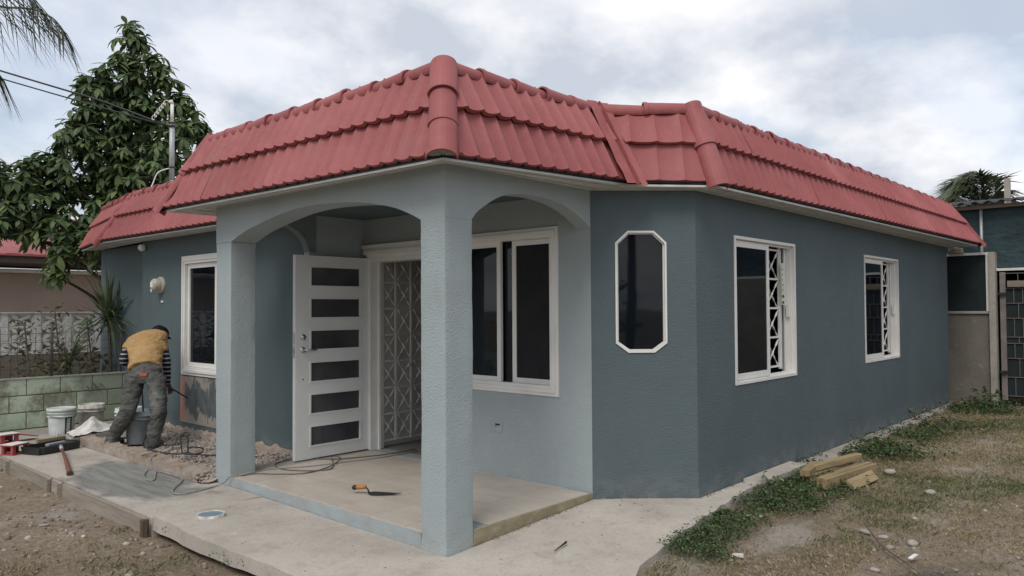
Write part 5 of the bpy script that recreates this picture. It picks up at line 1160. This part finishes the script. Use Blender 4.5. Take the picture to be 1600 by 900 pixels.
# buckets
def bucket(name, c, r0, r1, h, mat, label, lid=True, lab=False, parts=True):
    t = thing('bucket', c, label, 'bucket'); c = V(c); mb = MB()
    prof = [(0, 0), (r0, 0), (r0+.003, .004), (r0+(r1-r0)*.72, h*.72), (r0+(r1-r0)*.72+.010, h*.725), (r0+(r1-r0)*.74+.010, h*.75), (r0+(r1-r0)*.76, h*.755), (r0+(r1-r0)*.84, h*.84), (r1+.008, h*.845), (r1+.008, h*.87), (r1, h*.875), (r1, h)]
    if not lid: prof += [(r1-.006, h), (r0, .02), (0, .02)]
    mb.lathe(c, prof, 28); mb.build('bucket_body', mat, t)
    if lid: MB().lathe(c+V((0, 0, h)), [(r1+.008, -.025), (r1+.012, -.022), (r1+.012, .008), (r1-.006, .012), (r1-.012, .004), (0, .004)], 28).build('lid', mat, t)
    mb = MB(); mb.tube([c+V((math.cos(a)*(r1+.012), math.sin(a)*(r1+.012), h*.80-.03*math.sin((a-3.4)))) for a in [3.4+math.pi*i/16 for i in range(17)]], .003, 5); mb.build('wire_handle', m_steel, t)
    if lab:
        va = math.atan2(CAM[1]-c.y, CAM[0]-c.x)
        def strip(a0, a1, z0, z1, off, mt, nm, prnt):
            mb = MB(); rr = lambda zz: r0+(r1-r0)*zz/h+off; n = 10
            for i in range(n):
                p, q = a0+(a1-a0)*i/n, a0+(a1-a0)*(i+1)/n; mb.quad(c+V((math.cos(p)*rr(z0), math.sin(p)*rr(z0), z0)), c+V((math.cos(q)*rr(z0), math.sin(q)*rr(z0), z0)), c+V((math.cos(q)*rr(z1), math.sin(q)*rr(z1), z1)), c+V((math.cos(p)*rr(z1), math.sin(p)*rr(z1), z1)))
            return mb.build(nm, mt, prnt)
        strip(va-1.3, va+.24, .02, h*.70, .002, m_print if False else simple('label_paper', (.56, .59, .57), .6, .2), 'label', t)
        db = strip(va+.25, va+.85, .02, h*.70, .002, m_label, 'side_label', t); va2 = va+.52; mb = MB()
        for k, zz in enumerate((.215, .188, .160, .134, .108, .082, .056)):
            rr = r0+(r1-r0)*zz/h+.0035; u_ = V((-math.sin(va2), math.cos(va2), 0)); n_ = V((math.cos(va2), math.sin(va2), 0)); b0 = c+n_*rr+V((0, 0, zz))
            mb.obox(b0, u_, n_, (0, 0, 1), .020, .0012, .0028); mb.obox(b0+V((0, 0, .011)), u_, n_, (0, 0, 1), .020, .0012, .0028)
            if k % 2 == 0: mb.obox(b0+V((0, 0, .0055))+u_*.016, u_, n_, (0, 0, 1), .003, .0012, .0028)
            else: mb.obox(b0+V((0, 0, .0055)), u_, n_, (0, 0, 1), .003, .0012, .0028)
        mb.build('label_print', m_print, db)
    return t
bucket('b', (-.02, 6.98, -.003), .135, .155, .345, m_bucketw, 'tall pale bucket with lid and dark green side label before the green wall', True, True)
bucket('b', (.42, 7.25, -.003), .135, .155, .34, m_bucketd, 'dirty white bucket splashed with dried cement behind the white sheet', False)
bucket('b', (.30, 5.42, .05), .135, .160, .37, m_bucketg, 'dark grey bucket standing between the legs of the bending person', False)
bucket('b', (.42, 6.05, .05), .13, .150, .34, m_bucketw, 'pale bucket half hidden behind the left leg of the bending person', False)
def mixer():
    mb = MB(); mb.tube([(.33, 5.40, .12), (.33, 5.46, .72)], .006, 6); mb.tube([(.36, 5.44, .12), (.35, 5.50, .68)], .006, 6); tag(mb.build('stir_rod', m_steel), 'pair of thin steel rods standing in the dark grey bucket', 'rod')
mixer()
# cement sheet on a slab
tag(MB().hexa([(-.24, 6.02, .03), (.50, 6.24, .04), (.55, 6.62, .04), (-.16, 6.40, .03), (-.24, 6.02, .10), (.50, 6.24, .115), (.55, 6.62, .115), (-.16, 6.40, .10)], .01, .012).build('concrete_slab', m_oldcon, loc=(.1, 6.3, .03)), 'broken flat concrete slab at the end of the rubble bed under a white sheet', 'slab')
mb = MB(); nn = 22
def shp(i, j):
    u, v2 = i/nn, j/nn; x = -.20+.72*u+.06*v2; y = 6.04+.22*u+.40*v2; r_ = math.hypot((u-.40)/.34, (v2-.6)/.55); an_ = math.atan2(v2-.6, u-.40); zc = .112+.15*max(0, 1-r_*(1+.22*math.sin(an_*5+1)))**1.25+.06*max(0, 1-math.hypot((u-.85)/.16, (v2-.5)/.5))+.030*abs(fbm(u*4, v2*4, 1)); return (x, y, zc+.015*u)
for i in range(nn):
    for j in range(nn): mb.quad(shp(i, j), shp(i+1, j), shp(i+1, j+1), shp(i, j+1), sm=True)
tag(mb.build('white_sheet', m_whitelid), 'crumpled white plastic sheet heaped on the broken concrete slab', 'sheet')
# plank by bucket
tag(MB().obox((-.30, 6.44, .035), (1, .28, 0), (-.28, 1, 0), (0, 0, 1), .17, .02, .038, .003).build('plank', m_lumber, loc=(-.32, 6.40, .05)), 'short yellow plank on edge behind the black paint tray', 'plank')
# paint tray
pt_ = thing('paint_tray', (-.46, 5.90, .006), 'black paint roller tray on the walkway with a wooden handle resting on it', 'tray')
ax = V((.92, .38, 0)).normalized(); ay = V((-ax.y, ax.x, 0)); c = V((-.46, 5.90, .006)); mb = MB(); sect = [(-.24, .10, .012), (-.21, .125, .0), (-.05, .125, .0), (.20, .125, .055), (.25, .11, .075)]; rim = .085
for (a, b) in zip(sect, sect[1:]):
    f = lambda q, s_, zz: c+ax*q[0]+ay*s_*q[1]+V((0, 0, zz))
    mb.quad(f(a, -1, a[2]), f(b, -1, b[2]), f(b, 1, b[2]), f(a, 1, a[2]))
    for s_ in (-1, 1): mb.quad(f(a, s_, a[2]), f(b, s_, b[2]), f(b, s_*1.12, rim), f(a, s_*1.12, rim)); mb.quad(f(a, s_*1.12, rim), f(b, s_*1.12, rim), f(b, s_*1.25, rim-.008), f(a, s_*1.25, rim-.008)); mb.quad(f(a, s_*1.25, rim-.008), f(b, s_*1.25, rim-.008), f(b, s_*1.15, .0), f(a, s_*1.15, .0))
a = sect[0]; mb.quad(f(a, -1, a[2]), f(a, 1, a[2]), c-ax*.26+ay*.11+V((0, 0, rim)), c-ax*.26-ay*.11+V((0, 0, rim))); mb.quad(c-ax*.26+ay*.14+V((0, 0, rim)), c-ax*.26-ay*.14+V((0, 0, rim)), c-ax*.25-ay*.12, c-ax*.25+ay*.12)
a = sect[-1]; mb.quad(f(a, -1.15, 0), f(a, 1.15, 0), f(a, 1.15, rim), f(a, -1.15, rim))
mb.build('tray_body', m_blackp, pt_); MB().obox(c+ax*.05+V((0, 0, .07)), ax, ay, (0, 0, 1), .11, .03, .018, .012).build('roller_sleeve', m_bucketg, pt_)
hm = thing('tool_handle', (-.62, 5.0, .02), 'reddish brown wooden tool handle lying across the walkway against the black tray', 'tool')
MB().tube([(-.775, 4.36, .022), (-.76, 4.42, .024), (-.60, 5.02, .05), (-.49, 5.48, .075)], [.026, .024, .016, .014], 10).build('handle', m_handle, hm); MB().tube([(-.49, 5.481, .075), (-.455, 5.62, .088)], [.017, .02], 10).build('metal_end', m_galv, hm); MB().tube([(-.781, 4.335, .022), (-.775, 4.3595, .022)], [.022, .029], 10).build('end_knob', m_shoe, hm)
def redbox(c, ang, label, L_=.20, Wd=.15, h=.105):
    t = thing('red_plastic_crate', c, label, 'crate', 'red plastic crates on the walkway end'); c = V(c); ax = V((math.cos(ang), math.sin(ang), 0)); ay = V((-ax.y, ax.x, 0)); mb = MB()
    for sx in (-1, 1):
        for sy in (-1, 1): mb.obox(c+ax*sx*(L_/2-.02)+ay*sy*(Wd/2-.015)+V((0, 0, h/2)), ax, ay, (0, 0, 1), .02, .015, h/2-.012, .002)
    mb.obox(c+V((0, 0, .006)), ax, ay, (0, 0, 1), L_/2+.01, Wd/2+.01, .006, .002); mb.obox(c+V((0, 0, h-.006)), ax, ay, (0, 0, 1), L_/2+.006, Wd/2+.006, .007, .002); mb.obox(c+ay*(Wd/2-.012)+V((0, 0, h/2)), ax, ay, (0, 0, 1), L_/2-.04, .004, h/2-.02)
    mb.build('crate_body', m_red, t); MB().obox(c+V((0, 0, h+.006)), ax, ay, (0, 0, 1), L_/2+.012, Wd/2+.008, .004, .002).build('white_top', m_whitelid, t); MB().obox(c+ax*(L_/2+.12)+V((0, 0, h*.62)), ax*.97+V((0, 0, -.22)), ay, (0, 0, 1), .115, Wd/2, .006, .002).build('ramp_flap', m_red, t)
redbox((-.78, 6.03, .004), R(30), 'nearer red plastic crate with a white top beside the black paint tray'); redbox((-.62, 6.95, -.004), R(15), 'farther red plastic crate with a white top near the green block wall')
# form boards and stakes
def fboard(y0, y1, lab, h=.115, x=-.925):
    mb = MB(); mb.box(x-.012, x+.014, y0, y1, -h-.03, -.003, .003, .004); tag(mb.build('form_board', m_form, loc=(x, (y0+y1)/2, -.06)), lab, 'board', 'form boards along the walkway edge')
fboard(2.30, 4.06, 'long grey stained form board along the near part of the walkway edge'); fboard(4.11, 4.34, 'very short form board between two wooden stakes on the walkway edge'); fboard(4.39, 5.62, 'brown stained form board along the middle of the walkway edge'); fboard(5.66, 6.6, 'dark form board at the far left end of the walkway edge')
for (y, lab) in ((2.262, 'dark brown wooden stake with nail holes at the near end of the form boards'), (4.085, 'grey wooden stake against the walkway edge between two form boards'), (4.365, 'left grey wooden stake against the walkway edge, next to the brown form board'), (5.64, 'dark wooden stake at the far left end of the form boards')):
    tag(MB().box(-.975, -.938, y-.024, y+.024, -.22, .0, .003, .004).build('wooden_stake', m_stake if y < 3 else m_form, loc=(-.955, y, -.1)), lab, 'stake', 'stakes holding the form boards')

# ------------------------------------------------------------------ person bending towards the wall
def blob(name, chains, mat, parent, vox=.012, smooth=3):
    mb = MB()
    for P, rad in chains: mb.tube(P, rad, 14, True)
    me = mb.mesh(name, mat); o = bpy.data.objects.new(name, me); col.objects.link(o)
    rm = o.modifiers.new('r', 'REMESH'); rm.mode = 'VOXEL'; rm.voxel_size = vox; sm = o.modifiers.new('s', 'SMOOTH'); sm.iterations = smooth; sm.factor = .5
    dg = bpy.context.evaluated_depsgraph_get(); me2 = bpy.data.meshes.new_from_object(o.evaluated_get(dg)); bpy.data.objects.remove(o)
    me2.transform(Matrix.Translation(-ORG[parent.name])); me2.name = name; me2.polygons.foreach_set('use_smooth', [True]*len(me2.polygons))
    if not me2.materials: me2.materials.append(mat)
    o = link(name, me2, parent); ORG[o.name] = ORG[parent.name]; return o
def ell(c, r, n=7, d=(0, 0, 1)):
    c = V(c); d = V(d).normalized(); pts, rad = [], []
    for i in range(n+1):
        t = -math.pi/2*.97+math.pi*.97*i/n; pts.append(c+d*r[2]*math.sin(t)); rad.append((r[0]*max(.08, math.cos(t)), r[1]*max(.08, math.cos(t))))
    return pts, rad
pr = thing('person', (.16, 5.3, .06), 'person in mustard shirt, striped sleeves and grey jeans bending over the rubble', 'person')
pel = V((.29, 5.27, .80)); hL, hR = V((.215, 5.355, .79)), V((.365, 5.175, .79)); kL, kR = V((.10, 5.27, .445)), V((.315, 4.96, .43)); aL, aR = V((.03, 5.49, .13)), V((.285, 5.05, .12))
wst = V((.305, 5.31, .92)); che = V((.41, 5.53, 1.13)); nk = V((.50, 5.69, 1.255)); hdp = V((.65, 5.74, 1.27)); sL, sR = V((.300, 5.685, 1.215)), V((.530, 5.425, 1.215)); eL, eR = V((.235, 5.755, .98)), V((.578, 5.385, .96)); wL, wR = V((.43, 5.89, .83)), V((.645, 5.50, .70))
rgt = V((.668, -.744, 0)); fwd = V((.744, .668, 0))
def torso(k):   # elliptical rings: first radius across the back? orient with explicit quads
    return
body = [([pel-V((0, 0, .06)), pel, wst, che, nk, nk+(hdp-nk)*.4], [.10, .115, .105, .12, .07, .05]),
        ([hL, kL, aL], [.075, .05, .036]), ([hR, kR, aR], [.075, .05, .036]),
        ([nk, sL+V((0, 0, -.02))], [.07, .05]), ([nk, sR+V((0, 0, -.02))], [.07, .05]),
        ([sL, eL, wL], [.046, .036, .026]), ([sR, eR, wR], [.046, .036, .026]),
        ell(hdp, (.075, .095, .105), 8, (.55, .45, -.45)),
        ([aL+V((0, 0, -.01)), aL+fwd*.16+V((0, 0, -.055))], [.035, .03]), ([aR+V((0, 0, -.01)), aR+fwd*.16+V((0, 0, -.055))], [.035, .03])]
fc = hdp+(fwd*.45+V((0, 0, -.85)))*.09
body += [([fc+V((0, 0, .02)), fc+fwd*.012+V((0, 0, -.025))], [.016, .014])]                     # nose
for s_ in (-1, 1): body += [([hdp+rgt*s_*.075, hdp+rgt*s_*.092], [.028, .022])]                 # ears
def hand(wr, d, sd, curl):
    d = d.normalized(); sd = (sd-d*sd.dot(d)).normalized(); n = d.cross(sd); out = [([wr-d*.01, wr+d*.035, wr+d*.085], [(.024, .024), (.038, .018), (.036, .014)])]
    for i, (o_, l) in enumerate(((-.028, .070), (-.009, .080), (.010, .076), (.028, .060))):
        b = wr+d*.078+sd*o_; m1 = b+d*l*.5+n*curl*.02; tp = m1+d*l*.32*(1-curl*.8)+n*curl*l*.5; out.append(([b, m1, tp], [.0105, .0095, .0078]))
    b = wr+d*.025-sd*.03; out.append(([b, b-sd*.026+d*.026+n*.01, b-sd*.020+d*.056+n*.026*curl], [.013, .0115, .009])); return out
hdR = V((.25, .1, -1)); body += hand(wR, V((.45, .15, -.85)), rgt, 1.0); body += hand(wL, V((.75, .25, -.55)), fwd+V((0, 0, .4)), .6)
bo = blob('body', body, m_skin, pr, .0075, 2)
for s_ in (-1, 1): MB().lathe(fc+rgt*s_*.032+V((0, 0, .028))-fwd*.006, [(0, -.008), (.008, -.004), (.010, 0), (.008, .004), (0, .008)], 10).build('eye', m_print, pr)
# jeans
def wide(P, W_, Dp):  # ellipse chain oriented so that W_ lies along rgt
    return P, [(a, b) for a, b in zip(W_, Dp)]
class Ori(MB): pass
def oring(P, Wd, Dp, n=18):
    mb = MB(); P = [V(p) for p in P]; i0 = 0
    for i, p in enumerate(P):
        t = (P[min(i+1, len(P)-1)]-P[max(i-1, 0)]).normalized(); b = (rgt-t*rgt.dot(t)).normalized(); c_ = t.cross(b)
        for k in range(n): a = 2*math.pi*k/n; mb.v.append(p+b*math.cos(a)*Wd[i]+c_*math.sin(a)*Dp[i])
    for i in range(len(P)-1):
        for k in range(n): mb.f.append((i*n+k, i*n+(k+1) % n, (i+1)*n+(k+1) % n, (i+1)*n+k)); mb.mi.append(0); mb.sm.append(True)
    mb.f.append(tuple(range(n))); mb.mi.append(0); mb.sm.append(True); e0 = (len(P)-1)*n; mb.f.append(tuple(e0+k for k in range(n))); mb.mi.append(0); mb.sm.append(True); return mb
def blob2(name, parts, mat, parent, vox=.011, smooth=2, cut=None, disp=None):
    mb = MB()
    for q in parts: mb.add(q.v, q.f, True)
    me = mb.mesh(name, mat); o = bpy.data.objects.new(name, me); col.objects.link(o); rm = o.modifiers.new('r', 'REMESH'); rm.mode = 'VOXEL'; rm.voxel_size = vox; sm = o.modifiers.new('s', 'SMOOTH'); sm.iterations = smooth
    dg = bpy.context.evaluated_depsgraph_get(); me2 = bpy.data.meshes.new_from_object(o.evaluated_get(dg)); bpy.data.objects.remove(o)
    me2.update()
    if disp:
        for v in me2.vertices:
            c_ = v.co; v.co = c_+v.normal*disp*(fbm(c_.x*9, c_.y*9, c_.z*16, 3)+.6*math.sin(c_.z*70+fbm(c_.x*6, c_.y*6, c_.z*3)*6)*.4)
    me2.transform(Matrix.Translation(-ORG[parent.name])); me2.name = name; me2.polygons.foreach_set('use_smooth', [True]*len(me2.polygons)); o = link(name, me2, parent); ORG[o.name] = ORG[parent.name]; return o
hips = oring([pel-V((0, 0, .055)), pel+V((0, 0, .0)), pel+V((.005, .01, .06)), wst+V((0, 0, -.01))], [.15, .192, .188, .165], [.11, .135, .13, .12])
legs = []
for (h_, k_, a_, sg) in ((hL, kL, aL, -1), (hR, kR, aR, 1)):
    mid = h_.lerp(k_, .5); mid2 = k_.lerp(a_, .5); legs.append(oring([h_+V((0, 0, .03)), mid, k_, mid2, a_+V((0, 0, .02)), a_+V((0, 0, -.055))], [.105, .098, .082, .078, .078, .084], [.115, .105, .088, .084, .086, .10]))
jn = blob2('jeans', [hips]+legs, m_jeans, pr, .011, 2, disp=.010)
bdir = (che-wst).normalized()
MB().obox(wst+rgt*.055-fwd*.155+V((0, 0, -.075)), rgt, fwd, (0, 0, 1), .042, .012, .018, .003).build('waist_patch', m_patchl, pr)
MB().add(*(lambda q: (q.v, q.f))(oring([wst+V((0, 0, -.012)), wst+bdir*.03], [.160, .158], [.118, .116])), True).build('waist_band', m_cap, pr)
sh_ = oring([wst-bdir*.045-fwd*.012, wst+bdir*.08, che-bdir*.06, che+bdir*.03, nk-bdir*.02, nk+bdir*.05], [.182, .180, .198, .222, .225, .13], [.126, .128, .132, .130, .105, .06])
slv = []
for (s_, e_) in ((sL, eL), (sR, eR)): slv.append(oring([s_.lerp(nk, .40)-V((0, 0, .02)), s_-V((0, 0, .02)), s_.lerp(e_, .30), s_.lerp(e_, .46)], [.066, .062, .060, .063], [.07, .068, .062, .064]))
blob2('t_shirt', [sh_]+slv, m_shirt, pr, .011, 2, disp=.007)
for (s_, e_, w_) in ((sL, eL, wL), (sR, eR, wR)):
    blob2('striped_sleeve', [oring([s_.lerp(e_, .4), e_.lerp(s_, .2), e_, e_.lerp(w_, .5), w_], [.054, .050, .050, .043, .034], [.054, .050, .050, .043, .034])], m_sleeve, pr, .008, 2, disp=.003)
blob2('cap', [oring([hdp-V((.55, .45, -.45))*.13, hdp-V((.55, .45, -.45))*.09, hdp, hdp+V((.55, .45, -.45))*.04], [.03, .085, .105, .103], [.03, .09, .112, .108]), oring([hdp+fwd*.06+V((0, 0, -.03)), hdp+fwd*.18+V((0, 0, -.06))], [.09, .07], [.014, .010])], m_cap, pr, .008, 2)
for (a_, mt, nm) in ((aL, m_shoe, 'boot'), (aR, m_shoe2, 'boot')):
    blob2(nm, [oring([a_-fwd*.055+V((0, 0, -.03)), a_-fwd*.04+V((0, 0, -.045)), a_+fwd*.06+V((0, 0, -.050)), a_+fwd*.16+V((0, 0, -.060)), a_+fwd*.205+V((0, 0, -.065))], [.035, .046, .048, .052, .03], [.035, .052, .05, .035, .022]), oring([a_+V((0, 0, .05)), a_+V((0, 0, -.04))], [.05, .05], [.055, .055])], mt, pr, .008, 2)
tag(MB().tube([wR+V((-.04, .02, -.02)), wR+V((.06, .02, -.075)), V((.87, 5.46, .50))], [.012, .009, .007], 8).build('black_rod', m_blackp), 'thin black rod held in the right hand of the bending person', 'rod')
bpy.context.view_layer.update()
